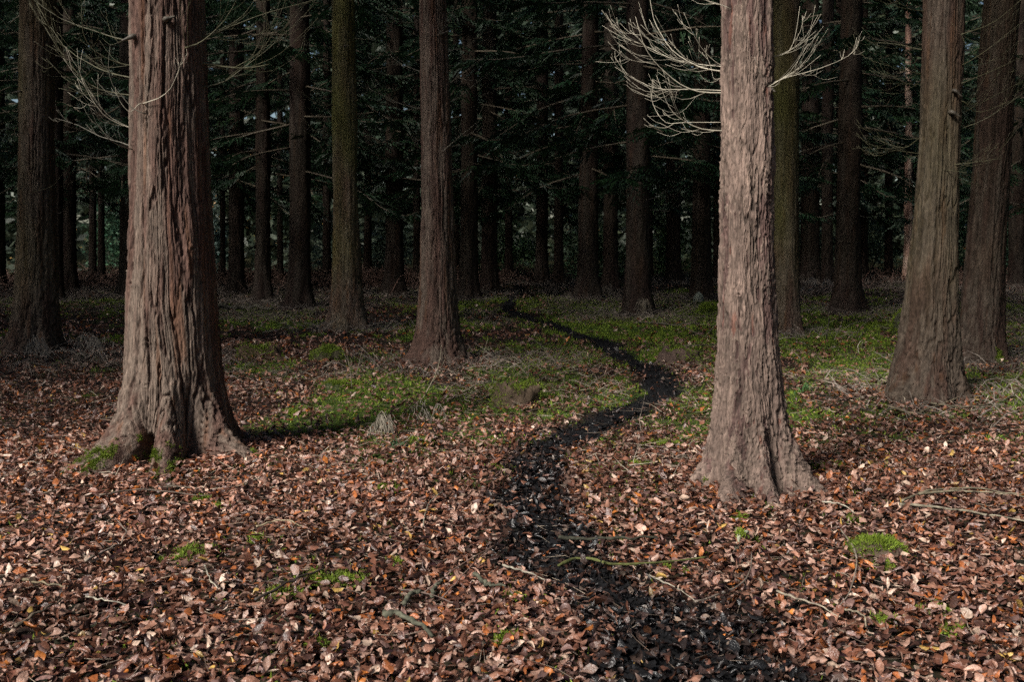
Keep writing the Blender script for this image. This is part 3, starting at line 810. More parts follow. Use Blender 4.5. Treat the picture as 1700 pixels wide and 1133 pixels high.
# moss creeping up the roots of the big left tree and the foot of the pale one
def root_moss(tree, th_list, n, zmax, size=0.014, tone=0.9):
    g = Geo()
    P, Nn = [], []
    for (deg, w, hz) in th_list:
        m_ = np.abs((tree.TH - R(deg) + math.pi) % (2*math.pi) - math.pi) < R(w)
        m_ &= (tree.ZZ - tree.base[2] > 0.0) & (tree.ZZ - tree.base[2] < hz)
        ii = np.argwhere(m_)
        ii = ii[rng.integers(0, len(ii), int(n))]
        for (i, j) in ii:
            zr = (tree.ZZ[i, j] - tree.base[2]) / hz
            if noise(i * .16, j * .20, 1.5, 3) + .7 * noise(i * .45, j * .55, 2.5, 3) > -0.45 + 1.0 * zr + 0.5 * abs(tree.TH[i, j] - R(deg)) / R(w):
                th = tree.TH[i, j]; rf = tree.Rf[i, j] + 0.004
                P.append((tree.XX[i, j] + rf * math.sin(th), tree.Y - rf * math.cos(th), tree.ZZ[i, j])); Nn.append((math.sin(th), -math.cos(th), 0.5))
    moss_blades(np.array(P), np.array(Nn), 3, np.full(len(P), size), g, tone)
    tag(link('moss', g.mesh('moss', M_MOSS, tree.base, False), tree.o), None, None, None, 'stuff')
root_moss(A_, [(-42, 16, .20), (-27, 15, .25), (13, 17, .24), (68, 17, .12), (-84, 14, .08), (-2, 10, .22), (-58, 12, .12)], 4600, .2, .014, .75)
root_moss(B_, [(-62, 8, .12), (-5, 7, .06)], 500, .1)
root_moss(T['E'], [(-35, 18, .2)], 500, .15, .02)
root_moss(T['G'], [(15, 18, .2)], 600, .15, .02)

# ------------------------------------------------------------------ stumps, hummocks, stones and logs
def lump(px, py, wpx, hpx, name, label, cat, c, moss_amt=1.0, depth=0.8, flat=False, mossname='moss'):
    g0 = on_ground(px, py)
    sc = g0[1] / FPX
    rx, h = wpx * sc / 2, hpx * sc * 0.95
    n_t, n_p = 40, 16
    th = np.linspace(0, 2*math.pi, n_t, endpoint=False); ph = np.linspace(0, 1, n_p)
    PH, TH = np.meshgrid(ph, th, indexing='ij')
    if flat:                       # stump: steep sides, broken flat top
        rad = np.where(PH < 0.5, 1.15 - 0.35 * (PH / 0.5) ** 0.6, 0.8 * (1 - (PH - 0.5) / 0.5)); hh = np.where(PH < 0.5, PH / 0.5, 1.0)
    else:
        rad = np.cos(PH * math.pi / 2) ** 0.7; hh = np.sin(PH * math.pi / 2)
    s = px * 0.13
    nz = fbm(np.cos(TH) * 1.7 + s, np.sin(TH) * 1.7, PH * 2 + py, 91, 3)
    rad = rad * (1 + 0.25 * nz)
    hh = hh * (1 + (0.55 if flat else 0.30) * fbm(np.cos(TH) * rad * 2.4 + s, np.sin(TH) * rad * 2.4, s, 92, 3))
    if flat: rad = rad * (1 + 0.16 * noise(np.cos(TH) * 6 + s, np.sin(TH) * 6, PH * 2, 94)); hh = hh + 0.22 * np.maximum(0, noise(np.cos(TH) * 5 + s, np.sin(TH) * 5, rad * 4, 95)) * (PH > .4)
    X = rx * rad * np.cos(TH); Yy = rx * depth * rad * np.sin(TH); Z = h * hh - 0.03
    V = np.stack([X, Yy, Z], -1).reshape(-1, 3)
    i, j = np.meshgrid(np.arange(n_p-1), np.arange(n_t), indexing='ij'); j2 = (j+1) % n_t
    Q = np.stack([i*n_t+j, i*n_t+j2, (i+1)*n_t+j2, (i+1)*n_t+j], -1).reshape(-1, 4)
    o = empty(name, (g0[0], g0[1] + rx * depth * 0.8, float(gz(g0[0], g0[1]))))
    tag(o, label, cat)
    link('body', new_mesh('body', V, Q, colr=c, mat=M_ROCK), o)
    if moss_amt:
        k = int(2600 * moss_amt); idx = rng.integers(0, len(V), k * 2)
        P = V[idx] + rng.normal(0, rx * 0.04, (len(idx), 3))
        kp = noise(P[:, 0] / rx * 2, P[:, 1] / rx * 2, P[:, 2] / rx * 2 + s, 93) > -0.35 + (1 - moss_amt) * 0.5
        P = P[kp][:k]
        nn = P / (np.linalg.norm(P, axis=1)[:, None] + 1e-9); nn[:, 2] += 0.4
        g = Geo(); moss_blades(P, nn, 2, np.full(len(P), 0.010 + 0.0013 * g0[1]), g, 1.05)
        tag(link(mossname, g.mesh(mossname, M_MOSS, smooth=False), o), None, None, None, 'stuff')
    return o
lump(1466, 940, 118, 46, 'mossy_stump', 'low stump thickly covered in green moss, right foreground among leaves', 'stump', (0.07, 0.05, 0.035), 1.3, .75)
lump(858, 676, 84, 38, 'tree_stump', 'small broken stump with moss on its side, left of the trail bend', 'stump', (0.085, 0.06, 0.04), .7, .9, True)
lump(425, 598, 72, 20, 'mossy_log_end', 'flat moss-topped log stub right of the big left tree', 'log', (0.07, 0.045, 0.03), .7, .6, True)
lump(541, 600, 66, 24, 'moss_hummock', 'rounded moss hummock below the green algae-coated trunk', 'hummock', (0.05, 0.045, 0.025), .8, .9)
lump(1130, 608, 80, 24, 'tree_stump', 'low dark rotten stump in the moss between trail and pale tree', 'stump', (0.075, 0.05, 0.04), .35, .9, True)
lump(1184, 523, 44, 18, 'moss_hummock', 'dark moss hummock left of the pale flaky trunk', 'hummock', (0.05, 0.045, 0.025), .8, .9)
lump(1500, 556, 34, 36, 'moss_hummock', 'dark mossy mound half behind the leaning brown trunk', 'hummock', (0.04, 0.04, 0.025), .8, .9)
lump(1655, 585, 30, 50, 'moss_hummock', 'dark mossy mound at the right foot of the far right tree', 'hummock', (0.04, 0.04, 0.025), .6, .9)
lump(560, 650, 70, 16, 'moss_hummock', 'flat dark green moss cushion between the big left tree and the arched twigs', 'hummock', (0.04, 0.05, 0.02), .9, .8)
lump(478, 692, 44, 12, 'moss_hummock', 'small moss cushion right of the big left trunk', 'hummock', (0.04, 0.05, 0.02), .9, .8)
# pale stone wedged between roots
g0 = on_ground(1158, 503); sc = g0[1] / FPX
a = np.linspace(0, 2*math.pi, 18, endpoint=False); rows = np.linspace(0, 1, 9)
A2, R2 = np.meshgrid(a, rows)
rr = (1 - R2**2.2) ** 0.6 * 9 * sc * (1 + 0.15 * noise(np.cos(A2) * 2, np.sin(A2) * 2, R2 * 3, 5))
V = np.stack([rr * np.cos(A2), rr * 0.7 * np.sin(A2), R2 * 22 * sc - 0.03], -1).reshape(-1, 3)
i, j = np.meshgrid(np.arange(8), np.arange(18), indexing='ij'); j2 = (j+1) % 18
st = link('stone', new_mesh('stone', V, np.stack([i*18+j, i*18+j2, (i+1)*18+j2, (i+1)*18+j], -1).reshape(-1, 4), colr=(0.22, 0.24, 0.20), mat=M_STONE))
st.location = (g0[0], g0[1] - .1, g0[2])
tag(st, 'pale upright stone leaning between the roots of a dark trunk', 'stone')

# ------------------------------------------------------------------ sticks and fallen branches one can pick out
DARKW, MOSSW, PINKW = (0.055, 0.043, 0.035), (0.105, 0.105, 0.075), (0.27, 0.18, 0.145)
STICKS = [
 ([(633, 1049), (655, 1050), (680, 1058), (702, 1072), (717, 1090)], .0165, MOSSW, 'thick curved grey-green stick lying front centre among the leaves'),
 ([(670, 1032), (683, 1018), (697, 1012), (705, 1013)], .0135, MOSSW, 'short bent grey stick behind the thick curved stick'),
 ([(716, 1018), (724, 1005), (733, 993)], .012, MOSSW, 'stubby upright grey stick end between crossing twigs'),
 ([(786, 978), (805, 996), (820, 1000), (840, 1003)], .011, MOSSW, 'hooked mossy stick left of the black trail'),
 ([(705, 1010), (760, 968), (822, 930)], .0045, PINKW, 'long straight pinkish twig, upper of two side by side'),
 ([(733, 1021), (770, 980), (811, 937)], .0045, PINKW, 'long straight pinkish twig, lower of two side by side'),
 ([(665, 1005), (700, 1012), (752, 1030)], .005, (0.13, 0.09, 0.075), 'thin brown twig crossing the short bent stick'),
 ([(425, 1025), (470, 1002), (500, 985), (540, 968)], .0075, DARKW, 'dark slanting stick in the sunny left foreground'),
 ([(925, 919), (985, 918), (1040, 919), (1092, 921)], .010, (0.05, 0.05, 0.035), 'straight dark mossy stick across the black trail, farther one'),
 ([(928, 966), (960, 953), (1010, 961), (1060, 962), (1120, 956), (1172, 951)], .0085, (0.11, 0.12, 0.04), 'long greenish stick across the black trail, nearer one'),
 ([(1498, 853), (1530, 840), (1580, 832), (1640, 833), (1710, 848)], .008, (0.20, 0.175, 0.12), 'arched olive branch, uppermost of three at the right edge'),
 ([(1525, 842), (1590, 835), (1650, 838), (1720, 846)], .009, (0.22, 0.19, 0.13), 'nearly straight olive branch, middle one of three at the right edge'),
 ([(1493, 861), (1560, 864), (1620, 872), (1715, 892)], .009, (0.26, 0.23, 0.17), 'pale branch, lowest of three at the right edge'),
 ([(1473, 690), (1520, 699), (1560, 686), (1605, 668), (1640, 642), (1660, 612)], .011, (0.18, 0.15, 0.10), 'fallen branch rising to the right in front of the leaning brown tree'),
 ([(1545, 684), (1600, 690), (1650, 682), (1690, 660), (1705, 640)], .009, (0.15, 0.13, 0.09), 'curved fallen branch right of the leaning brown trunk'),
 ([(1595, 645), (1650, 641), (1705, 648)], .009, (0.16, 0.14, 0.09), 'straight fallen branch at right edge under the far right tree'),
 ([(1363, 853), (1395, 860), (1419, 874)], .0055, PALE, 'short pale twig right of the pale tree foot'),
 ([(1393, 899), (1415, 930), (1421, 965), (1412, 1005), (1402, 1025), (1384, 1041)], .005, (0.30, 0.25, 0.20), 'long curved pale twig left of the mossy stump'),
 ([(1288, 1008), (1325, 1024), (1360, 1036), (1395, 1052)], .006, (0.32, 0.27, 0.20), 'straight pale twig in the right foreground'),
 ([(1392, 1038), (1418, 1045), (1434, 1055), (1438, 1068)], .006, (0.32, 0.27, 0.19), 'short hooked pale twig in the right foreground'),
 ([(1152, 1027), (1190, 1017), (1225, 1003), (1245, 975), (1248, 940)], .006, (0.20, 0.16, 0.13), 'twig bowed round to the right of the black trail'),
 ([(1078, 980), (1115, 1000), (1152, 1026)], .0045, PALE, 'thin pale twig right of the black trail'),
 ([(834, 963), (870, 977), (905, 988)], .006, PALE, 'thin pale twig on the left side of the black trail'),
 ([(425, 897), (455, 890), (480, 889), (502, 896)], .006, (0.30, 0.24, 0.15), 'bent tan twig in the left centre leaves'),
 ([(143, 957), (175, 940), (200, 928), (210, 905), (196, 884)], .007, (0.26, 0.21, 0.17), 'hook-ended twig in the left foreground'),
 ([(40, 990), (80, 998), (118, 1001)], .007, (0.19, 0.15, 0.09), 'straight brown stick near the left edge'),
 ([(143, 1017), (175, 1026), (212, 1034)], .005, PALE, 'short pale straight twig in the left foreground'),
 ([(30, 1070), (70, 1045), (105, 1020)], .008, (0.14, 0.11, 0.08), 'grey stick slanting up at the lower left'),
 ([(702, 895), (712, 860), (735, 836)], .005, PALE, 'leaning pale twig in the centre leaves'),
 ([(340, 962), (350, 990), (362, 1005)], .005, PALE, 'short curved pale twig in the sunny left foreground'),
 ([(165, 842), (220, 835), (280, 838), (345, 842)], .006, (0.16, 0.12, 0.09), 'long thin stick below the big left tree'),
 ([(345, 445 + 75), (400, 518), (455, 521)], .06, (0.12, 0.11, 0.085), 'grey fallen log right of the big left trunk'),
 ([(590, 486), (635, 490), (700, 494), (745, 497)], .03, (0.05, 0.04, 0.032), 'dark fallen pole behind the red-brown middle tree'),
 ([(300, 520), (335, 516), (372, 514)], .03, (0.10, 0.085, 0.065), 'fallen pole behind the big left trunk'),
 ([(528, 476), (500, 480), (462, 487)], .03, (0.04, 0.034, 0.03), 'dark fallen pole in front of the bracken, left of centre'),
 ([(1055, 543), (1110, 546), (1150, 560), (1190, 575)], .012, (0.20, 0.175, 0.13), 'long dead branch on the moss left of the pale tree'),
 ([(1090, 546), (1140, 545), (1195, 552)], .010, (0.18, 0.155, 0.12), 'dead branch on the moss, farther of two left of the pale tree'),
 ([(1130, 586), (1165, 582), (1192, 580)], .010, (0.22, 0.19, 0.14), 'short dead branch beside the low rotten stump'),
]
for pts, r0, c, lab in STICKS:
    c = np.asarray(c) * .68
    P = np.array([on_ground(a, b_) for a, b_ in pts])
    P = resample(P, 40 if r0 > .0075 else 22)
    P[:, 2] = gz(P[:, 0], P[:, 1]) + 0.066 + r0 * 0.5 + 0.005 * np.sin(np.linspace(0, 5, len(P)) + r0 * 900)
    n = len(P)
    P = P + np.stack([noise(np.arange(n) * 10. / n, r0 * 999, k_) for k_ in (1., 2., 3.)], -1) * r0 * .7
    rad = r0 * .85 * (1 - 0.55 * np.linspace(0, 1, n)) * (1 + 0.25 * noise(np.arange(n) * 18. / n, r0 * 777, len(lab)))
    V, Q, Tt = tube(P, rad, 9, 0.16)
    cc = np.asarray(c) * np.clip(1 + .5 * noise(V[:, 0] * 55, V[:, 1] * 55, V[:, 2] * 55, 7) + .5 * noise(V[:, 0] * 190, V[:, 1] * 190, V[:, 2] * 190, 8), .3, 1.8)[:, None]
    g0 = P[0].copy()
    nm = 'log' if r0 > .025 else 'stick' if r0 > .0075 else 'twig'
    big = nm == 'log'
    o = link('fallen_log' if big else nm, new_mesh(nm, V - g0, Q, Tt, colr=cc, mat=M_ROCK if r0 > .0075 else M_TWIG))
    o.location = g0
    tag(o, lab, nm)
# upright and arching twigs
for pts, r0, c, lab, dep in [
 ([(735, 664), (765, 652), (790, 638), (798, 605), (810, 562)], .008, (0.30, 0.26, 0.18), 'tall arching bramble stem right of the red-brown middle trunk', 0),
 ([(700, 662), (722, 625), (730, 598), (733, 572)], .007, (0.30, 0.26, 0.18), 'arching bare stem in front of the red-brown middle trunk', 0),
 ([(585, 648), (580, 610), (574, 575)], .005, (0.22, 0.19, 0.14), 'thin upright stem left of the red-brown middle trunk, left of two', 0),
 ([(590, 626), (598, 595), (606, 565)], .005, (0.25, 0.21, 0.15), 'thin leaning stem left of the red-brown middle trunk, right of two', 0),
 ([(735, 664), (770, 655), (800, 650), (818, 658)], .008, (0.17, 0.14, 0.10), 'low bent stem at the foot of the arching bramble', 0),
 ([(1372, 565), (1376, 530), (1374, 505)], .009, (0.06, 0.05, 0.04), 'dark upright twig left of the leaning brown tree, leftmost of three', 0),
 ([(1385, 560), (1396, 540), (1400, 518)], .009, (0.06, 0.05, 0.04), 'dark upright twig left of the leaning brown tree, middle of three', 0),
 ([(1420, 560), (1432, 540), (1462, 518)], .009, (0.06, 0.05, 0.04), 'dark leaning twig left of the leaning brown tree, rightmost of three', 0),
 ([(1428, 590), (1424, 575), (1432, 565), (1430, 580)], .010, (0.30, 0.27, 0.20), 'pale looped twig on the moss left of the leaning tree', 0),
 ([(1068, 725), (1062, 700), (1066, 680)], .004, (0.25, 0.2, 0.16), 'short upright twig at the trail bend', 0),
 ([(1052, 785), (1052, 765), (1060, 742)], .004, (0.33, 0.28, 0.22), 'pale upright twig left of the pale tree foot', 0),
 ([(1108, 806), (1120, 785), (1128, 770)], .004, (0.33, 0.28, 0.22), 'pale leaning twig touching the leaves left of the pale tree', 0)]:
    Y0 = on_ground(*pts[0])[1]
    P = np.array([at_depth(a, b_, Y0 + 0.02 * k) for k, (a, b_) in enumerate(pts)]); P[0][2] -= 0.02
    g = Geo(); grow(g, P, r0, c, 3 if r0 > .006 else 1, .18, 1, .4)
    o = link('stem' if 'stem' in lab else 'twig', g.mesh('twig', M_TWIG, P[0])); o.location = P[0]
    tag(o, lab, 'twig')
# mossy-capped twig
Y0 = on_ground(1223, 914)[1]
P = np.array([at_depth(1223, 914, Y0), at_depth(1226, 898, Y0), at_depth(1229, 886, Y0), at_depth(1242, 884, Y0 + .02)])
o = empty('mossy_twig', P[0]); tag(o, 'pale upright stub with a green moss cap, in front of the pale tree', 'twig')
V, Q, Tt = tube(resample(P, 9), .010, 7, .1); link('stem', new_mesh('stem', V - P[0], Q, Tt, colr=(0.36, 0.36, 0.26), mat=M_TWIG), o)
g = Geo(); moss_blades(P[[2]] - P[0] + rng.normal(0, .008, (220, 3)), np.tile([0, 0, 1.], (220, 1)), 2, np.full(220, .012), g, 1.2)
tag(link('moss', g.mesh('moss', M_MOSS, smooth=False), o), None, None, None, 'stuff')

# ------------------------------------------------------------------ dead ferns and grass tufts
def dead_fern(px, py, wpx, hpx, label, c, fronds=7, seedk=0, name='dead_fern', Y=None):
    fronds = max(4, int(fronds * .7))
    g0 = on_ground(px, py)
    sc = g0[1] / FPX; w, h = wpx * sc / 2, hpx * sc
    o = empty(name, g0); tag(o, label, 'fern')
    for f in range(fronds):
        az = rng.uniform(-2.6, -0.5) if f % 3 else rng.uniform(0, 3.1)
        d = np.array([math.cos(az), math.sin(az) * 0.7, 0])
        lw = w * rng.uniform(0.6, 1.15); lh = h * rng.uniform(0.7, 1.1)
        P = resample(np.array([[0, 0, -.02], d * lw * .25 + [0, 0, lh * .75], d * lw * .6 + [0, 0, lh], d * lw + [0, 0, lh * .55], d * lw * 1.2 + [0, 0, lh * .15]]), 16)
        g = Geo()
        V, Q, Tt = tube(P, 0.0026 * (1 - .6 * np.linspace(0, 1, len(P))), 4); g.add(V, Q, Tt, c)
        sd = np.array([-d[1], d[0], 0]); sd /= np.linalg.norm(sd)
        for i in range(4, len(P)):                                   # hanging withered leaflets
            for s_ in (-1, 1):
                if rng.uniform() < .35: continue
                ll = h * rng.uniform(.25, .75) * (1.2 - i / len(P))
                a0 = P[i] + rng.normal(0, .01, 3); b0 = a0 + sd * s_ * ll * .35 + [0, 0, -ll * .5]; c0 = b0 + sd * s_ * ll * .1 + d * ll * rng.uniform(-.2, .3) + [0, 0, -ll * .5]
                wd = np.array([0.0014, 0.0006, 0.001]) * (0.7 + g0[1] / 14)
                g.add([a0 - wd, a0 + wd, b0 + wd, b0 - wd, c0], [[0, 1, 2, 3]], [[3, 2, 4]], np.asarray(c) * rng.uniform(.7, 1.2))
        link('frond', g.mesh('frond', M_DRY), o)
dead_fern(645, 728, 70, 42, 'bushy grey dead fern tuft in the centre clearing', (0.25, 0.22, 0.175), 12)
dead_fern(715, 705, 90, 36, 'arched grey dead fern right of the bushy grey tuft', (0.23, 0.20, 0.165), 8)
dead_fern(70, 598, 60, 40, 'grey dead fern at the foot of the left edge tree', (0.19, 0.17, 0.15), 9)
dead_fern(150, 595, 80, 48, 'grey curled fern between the left edge tree and the big tree', (0.17, 0.15, 0.13), 9)
dead_fern(1068, 528, 44, 32, 'drooping dead fern tuft at a dark trunk beyond the trail', (0.20, 0.17, 0.13), 10)
dead_fern(1360, 488, 60, 26, 'grey fern tuft behind the pale tree, left of the stem with spreading roots', (0.22, 0.2, 0.19), 8)
dead_fern(1010, 492, 30, 20, 'small dead fern at the foot of the dim brown trunk', (0.20, 0.17, 0.14), 7)
dead_fern(660, 752, 56, 24, 'small fresh green fern sprig under the bushy grey tuft', (0.03, 0.085, 0.035), 7, name='green_fern')
dead_fern(1330, 655, 50, 18, 'small green fern on the moss right of the pale trunk', (0.07, 0.16, 0.05), 6, name='green_fern')

# dry grass, withered bracken and brash: uncountable
def strands(n, xs, ys, hmin, hmax, c1, c2, flat=0.6, w0=0.004, g=None, zoff=0.0):
    az = rng.uniform(0, 6.28, n); ln = rng.uniform(hmin, hmax, n)
    d = np.stack([np.cos(az), np.sin(az), np.zeros(n)], -1)
    el = rng.uniform(0.05, 1.3, n) * (1 - flat) + flat * rng.uniform(0, 0.35, n)
    p0 = np.stack([xs, ys, gz(xs, ys) + zoff + rng.uniform(0, .03, n)], -1)
    up = np.stack([np.zeros(n), np.zeros(n), np.sin(el)], -1)
    p1 = p0 + (d * np.cos(el)[:, None] + up) * (ln * .55)[:, None]
    p2 = p1 + (d * np.cos(el * .3)[:, None] + up * .2 + rng.normal(0, .25, (n, 3))) * (ln * .45)[:, None]
    w = np.cross(p2 - p0, rng.normal(0, 1, (n, 3))); w /= np.linalg.norm(w, axis=1)[:, None] + 1e-9
    w *= (w0 * rng.uniform(.6, 1.4, n))[:, None]
    V = np.stack([p0 - w, p0 + w, p1 + w * .8, p1 - w * .8, p2], 1).reshape(-1, 3)
    b0 = np.arange(n)[:, None] * 5
    k = rng.uniform(0, 1, n)[:, None]
    c = (np.array(c1) * (1-k) + np.array(c2) * k) * rng.uniform(.6, 1.25, (n, 1))
    g.add(V, b0 + [0, 1, 2, 3], b0 + [3, 2, 4], np.repeat(c, 5, 0))

g = Geo()
x, y = fan_points(100000, 10, 34, 2.0, 0.9)
nzv = fbm(x * 0.45, y * 0.35, 2.2, 121, 3)
kp = rng.uniform(0, 1, len(x)) < sst(-0.05, 0.45, nzv + 0.28 * sst(14, 20, y) - 0.05) * ~by_path(x, y, .42)
x, y = x[kp], y[kp]; print('brash', len(x))
strands(len(x), x, y, .12, .42, (0.105, 0.08, 0.065), (0.20, 0.165, 0.14), .55, .0032, g)
x, y = fan_points(5000, 5.5, 11, .6, .8)
kp = (fbm(x * .8, y * .8, 1.1, 122, 2) > 0.15) & (soot(x, y) < .1); x, y = x[kp], y[kp]
strands(len(x), x, y, .06, .28, (0.20, 0.165, 0.13), (0.30, 0.26, 0.20), .8, .0022, g, .02)
for key_, t_ in T.items():
    if key_ in 'AB': continue
    n_ = 420; a_ = rng.uniform(0, 6.28, n_); q_ = t_.r[2] * .9 + np.abs(rng.normal(0, .45, n_))
    strands(n_, t_.base[0] + q_ * np.cos(a_), t_.Y + q_ * np.sin(a_), .12, .45, (0.13, 0.11, 0.095), (0.24, 0.205, 0.175), .45, .0034, g)
tag(link('dry_grass', g.mesh('dry_grass', M_DRY, smooth=False)), 'withered grey-brown grass and brash in the middle distance', 'dry grass', kind='stuff')

g = Geo()
for cx, cy, sx, sy, n in [(-9.5, 31, 2.8, 2, 5200), (-4.6, 30, 2.2, 2, 5200), (-1.9, 32, 1.4, 2, 2500), (-14.5, 29, 2.5, 2, 4000), (14.5, 30, 2, 2, 2200), (-17, 24, 2, 2, 2000)]:
    x, y = rng.normal(cx, sx, n), rng.normal(cy, sy, n)
    n = n // 2; x, y = x[:n], y[:n]
    strands(n, x, y, .3, 1.0, (0.12, 0.065, 0.05), (0.17, 0.115, 0.09), .25, .012, g)
tag(link('dead_bracken', g.mesh('dead_bracken', M_DRY, smooth=False)), 'bank of red-brown dead bracken far back under the trees', 'bracken', kind='stuff')

# ------------------------------------------------------------------ shrubs and the wood beyond
def leaf_cloud(P, size, c1, c2, g):
    n = len(P)
    a = rng.normal(0, 1, (n, 3)); a[:, 2] *= .5; a /= np.linalg.norm(a, axis=1)[:, None]
    b_ = np.cross(a, rng.normal(0, 1, (n, 3))); b_ /= np.linalg.norm(b_, axis=1)[:, None] + 1e-9
    s = (size * rng.uniform(.6, 1.4, n))[:, None]
    V = np.stack([P - a * s, P + b_ * s * .45, P + a * s, P - b_ * s * .45], 1).reshape(-1, 3)
    k = rng.uniform(0, 1, n)[:, None]
    c = (np.array(c1) * (1-k) + np.array(c2) * k) * rng.uniform(.6, 1.3, (n, 1))
    g.add(V, np.arange(n * 4).reshape(-1, 4), None, np.repeat(c, 4, 0))

for px, py, wpx, hpx, lab, c1, c2 in [
    (845, 466, 120, 110, 'dim green shrub left of the far trail end', (0.04, 0.09, 0.045), (0.08, 0.13, 0.05)),
    (1110, 466, 70, 120, 'green shrub behind the short-looking dark trunk', (0.05, 0.10, 0.04), (0.09, 0.15, 0.06)),
    (985, 468, 110, 110, 'green shrub behind the black trunk right of the trail', (0.035, 0.08, 0.04), (0.07, 0.12, 0.06)),
    (1345, 462, 60, 90, 'pale green shrub seen right of the greenish trunk', (0.06, 0.11, 0.07), (0.10, 0.16, 0.10)),
    (1450, 462, 100, 100, 'grey-green shrub beside the slim far stems on the right', (0.06, 0.10, 0.06), (0.12, 0.16, 0.10)),
    (1600, 462, 90, 150, 'leafy green shrub between the leaning tree and far right tree', (0.04, 0.10, 0.05), (0.07, 0.14, 0.07)),
    (190, 462, 80, 120, 'dark green shrub between the left edge tree and big tree', (0.03, 0.08, 0.05), (0.06, 0.11, 0.06)),
    (640, 462, 70, 90, 'grey-green shrub left of the red-brown middle tree', (0.06, 0.10, 0.07), (0.13, 0.16, 0.12)),
    (350, 462, 70, 110, 'blue-green shrub right of the big left trunk', (0.05, 0.09, 0.08), (0.10, 0.14, 0.12)),
    (560, 462, 90, 120, 'dim shrub behind the green algae-coated trunk', (0.05, 0.08, 0.06), (0.10, 0.13, 0.10)),
    (735, 462, 80, 100, 'grey shrub behind the red-brown middle trunk', (0.06, 0.09, 0.07), (0.12, 0.14, 0.11)),
    (1680, 470, 90, 200, 'dark green shrub at the right picture border', (0.03, 0.08, 0.05), (0.05, 0.11, 0.06))]:
    g0 = on_ground(px, py - 6); sc = g0[1] / FPX
    o = empty('shrub', g0); tag(o, lab, 'shrub', 'shrubs along the far side of the wood')
    n = 2600; w, h = wpx * sc * .5, hpx * sc
    cl = rng.normal(0, 1, (26, 3)) * [w * .5, w * .5, h * .24] + [0, 0, h * .45]
    P = cl[rng.integers(0, 26, n)] + rng.normal(0, 1, (n, 3)) * [w * .22, w * .22, h * .10]
    P[:, 2] = np.abs(P[:, 2])
    g = Geo(); leaf_cloud(P, .07, np.array(c1) * 1.5, np.array(c2) * 1.5, g); link('foliage', g.mesh('foliage', M_FOL, smooth=False), o)
    g = Geo()
    for k in range(7):
        V, Q, Tt = tube(resample(np.array([[rng.normal(0, .08), 0, -.05], cl[k] * [.4, .4, .6], cl[k]]), 6), .012, 4); g.add(V, Q, Tt, (0.07, 0.055, 0.04))
    link('stems', g.mesh('stems', M_TWIG), o)

g = Geo()
n = 52000
ang = rng.uniform(-1.25, 1.25, n); rad = rng.uniform(40, 60, n)
P = np.stack([np.sin(ang) * rad, np.cos(ang) * rad, rng.uniform(0, 1, n) ** 1.2 * 15], -1)
dens = fbm(P[:, 0] * .18, P[:, 1] * .1, P[:, 2] * .25, 131, 3)
P = P[dens > -.45]
leaf_cloud(P, .26, (0.035, 0.06, 0.04), (0.075, 0.09, 0.06), g)
n = 30000
ang = rng.uniform(-1.3, 1.3, n); rad = rng.uniform(60, 74, n)
leaf_cloud(np.stack([np.sin(ang) * rad, np.cos(ang) * rad, rng.uniform(0, 1, n) ** 1.3 * 30], -1), 1.0, (0.032, 0.048, 0.028), (0.065, 0.08, 0.045), g)
n = 5000; ang = rng.uniform(-.7, .7, n); rad = rng.uniform(37, 41, n)
P = np.stack([np.sin(ang) * rad, np.cos(ang) * rad, rng.uniform(0.5, 5, n)], -1)
P = P[fbm(P[:, 0] * .4, P[:, 1] * .4, P[:, 2] * .5, 132, 2) > .15]
leaf_cloud(P, .06, (0.30, 0.15, 0.05), (0.35, 0.24, 0.07), g)
tag(link('far_wood', g.mesh('far_wood', M_FOL, smooth=False)), 'mass of dim foliage closing off the wood behind the stems', 'wood', kind='stuff')

# ------------------------------------------------------------------ fallen leaves
NVAR, ST = 28, np.array([0.0, .16, .38, .62, .84, 1.0])
WID = np.array([0.0, .62, 1.0, .95, .55, 0.0])
def leaf_variant(k):
    rg = np.random.default_rng(900 + k)
    bend, cup, twist, wav = rg.normal(0, 1.1), rg.normal(.1, .7), rg.normal(0, .8), rg.uniform(.02, .11)
    if k % 5 == 0: cup = rg.choice([-1, 1]) * rg.uniform(.9, 1.6)        # rolled-up leaves
    asp = rg.uniform(.26, .36)
    V = []
    # spine bent in its own plane
    s = ST - .5
    sx = np.sin(bend * s) / (abs(bend) + 1e-3) * np.sign(bend) if abs(bend) > .05 else s
    sz = (1 - np.cos(bend * s)) / (bend if abs(bend) > .05 else 1e9)
    for i in range(6):
        if i in (0, 5): V.append((sx[i], 0, sz[i])); continue
        hw = asp * WID[i] * rg.uniform(.88, 1.1)
        for sd in (-1, 0, 1):
            a = cup * abs(sd) + twist * s[i] * sd
            V.append((sx[i], sd * hw * math.cos(a), sz[i] + hw * math.sin(a) * abs(sd) + sd * twist * s[i] * hw * .6 + rg.uniform(-wav, wav) * abs(sd)))
    return np.array(V)
LV = np.array([leaf_variant(k) for k in range(NVAR)])                    # NVAR x 14 x 3
LT = [[0, 2, 1], [0, 3, 2], [10, 11, 13], [11, 12, 13]]
LQ = []
for i in range(3):
    b0 = 1 + 3 * i
    LQ += [[b0, b0+1, b0+4, b0+3], [b0+1, b0+2, b0+5, b0+4]]
LT, LQ = np.array(LT), np.array(LQ)

PALL = np.array([(.34, .205, .155), (.25, .125, .085), (.19, .080, .050), (.13, .054, .036), (.28, .090, .030), (.40, .135, .032), (.070, .034, .026), (.48, .35, .27), (.44, .28, .08), (.18, .105, .09)])
PPR = np.array([.17, .19, .17, .15, .055, .02, .14, .055, .010, .08]); PPR = PPR / PPR.sum()

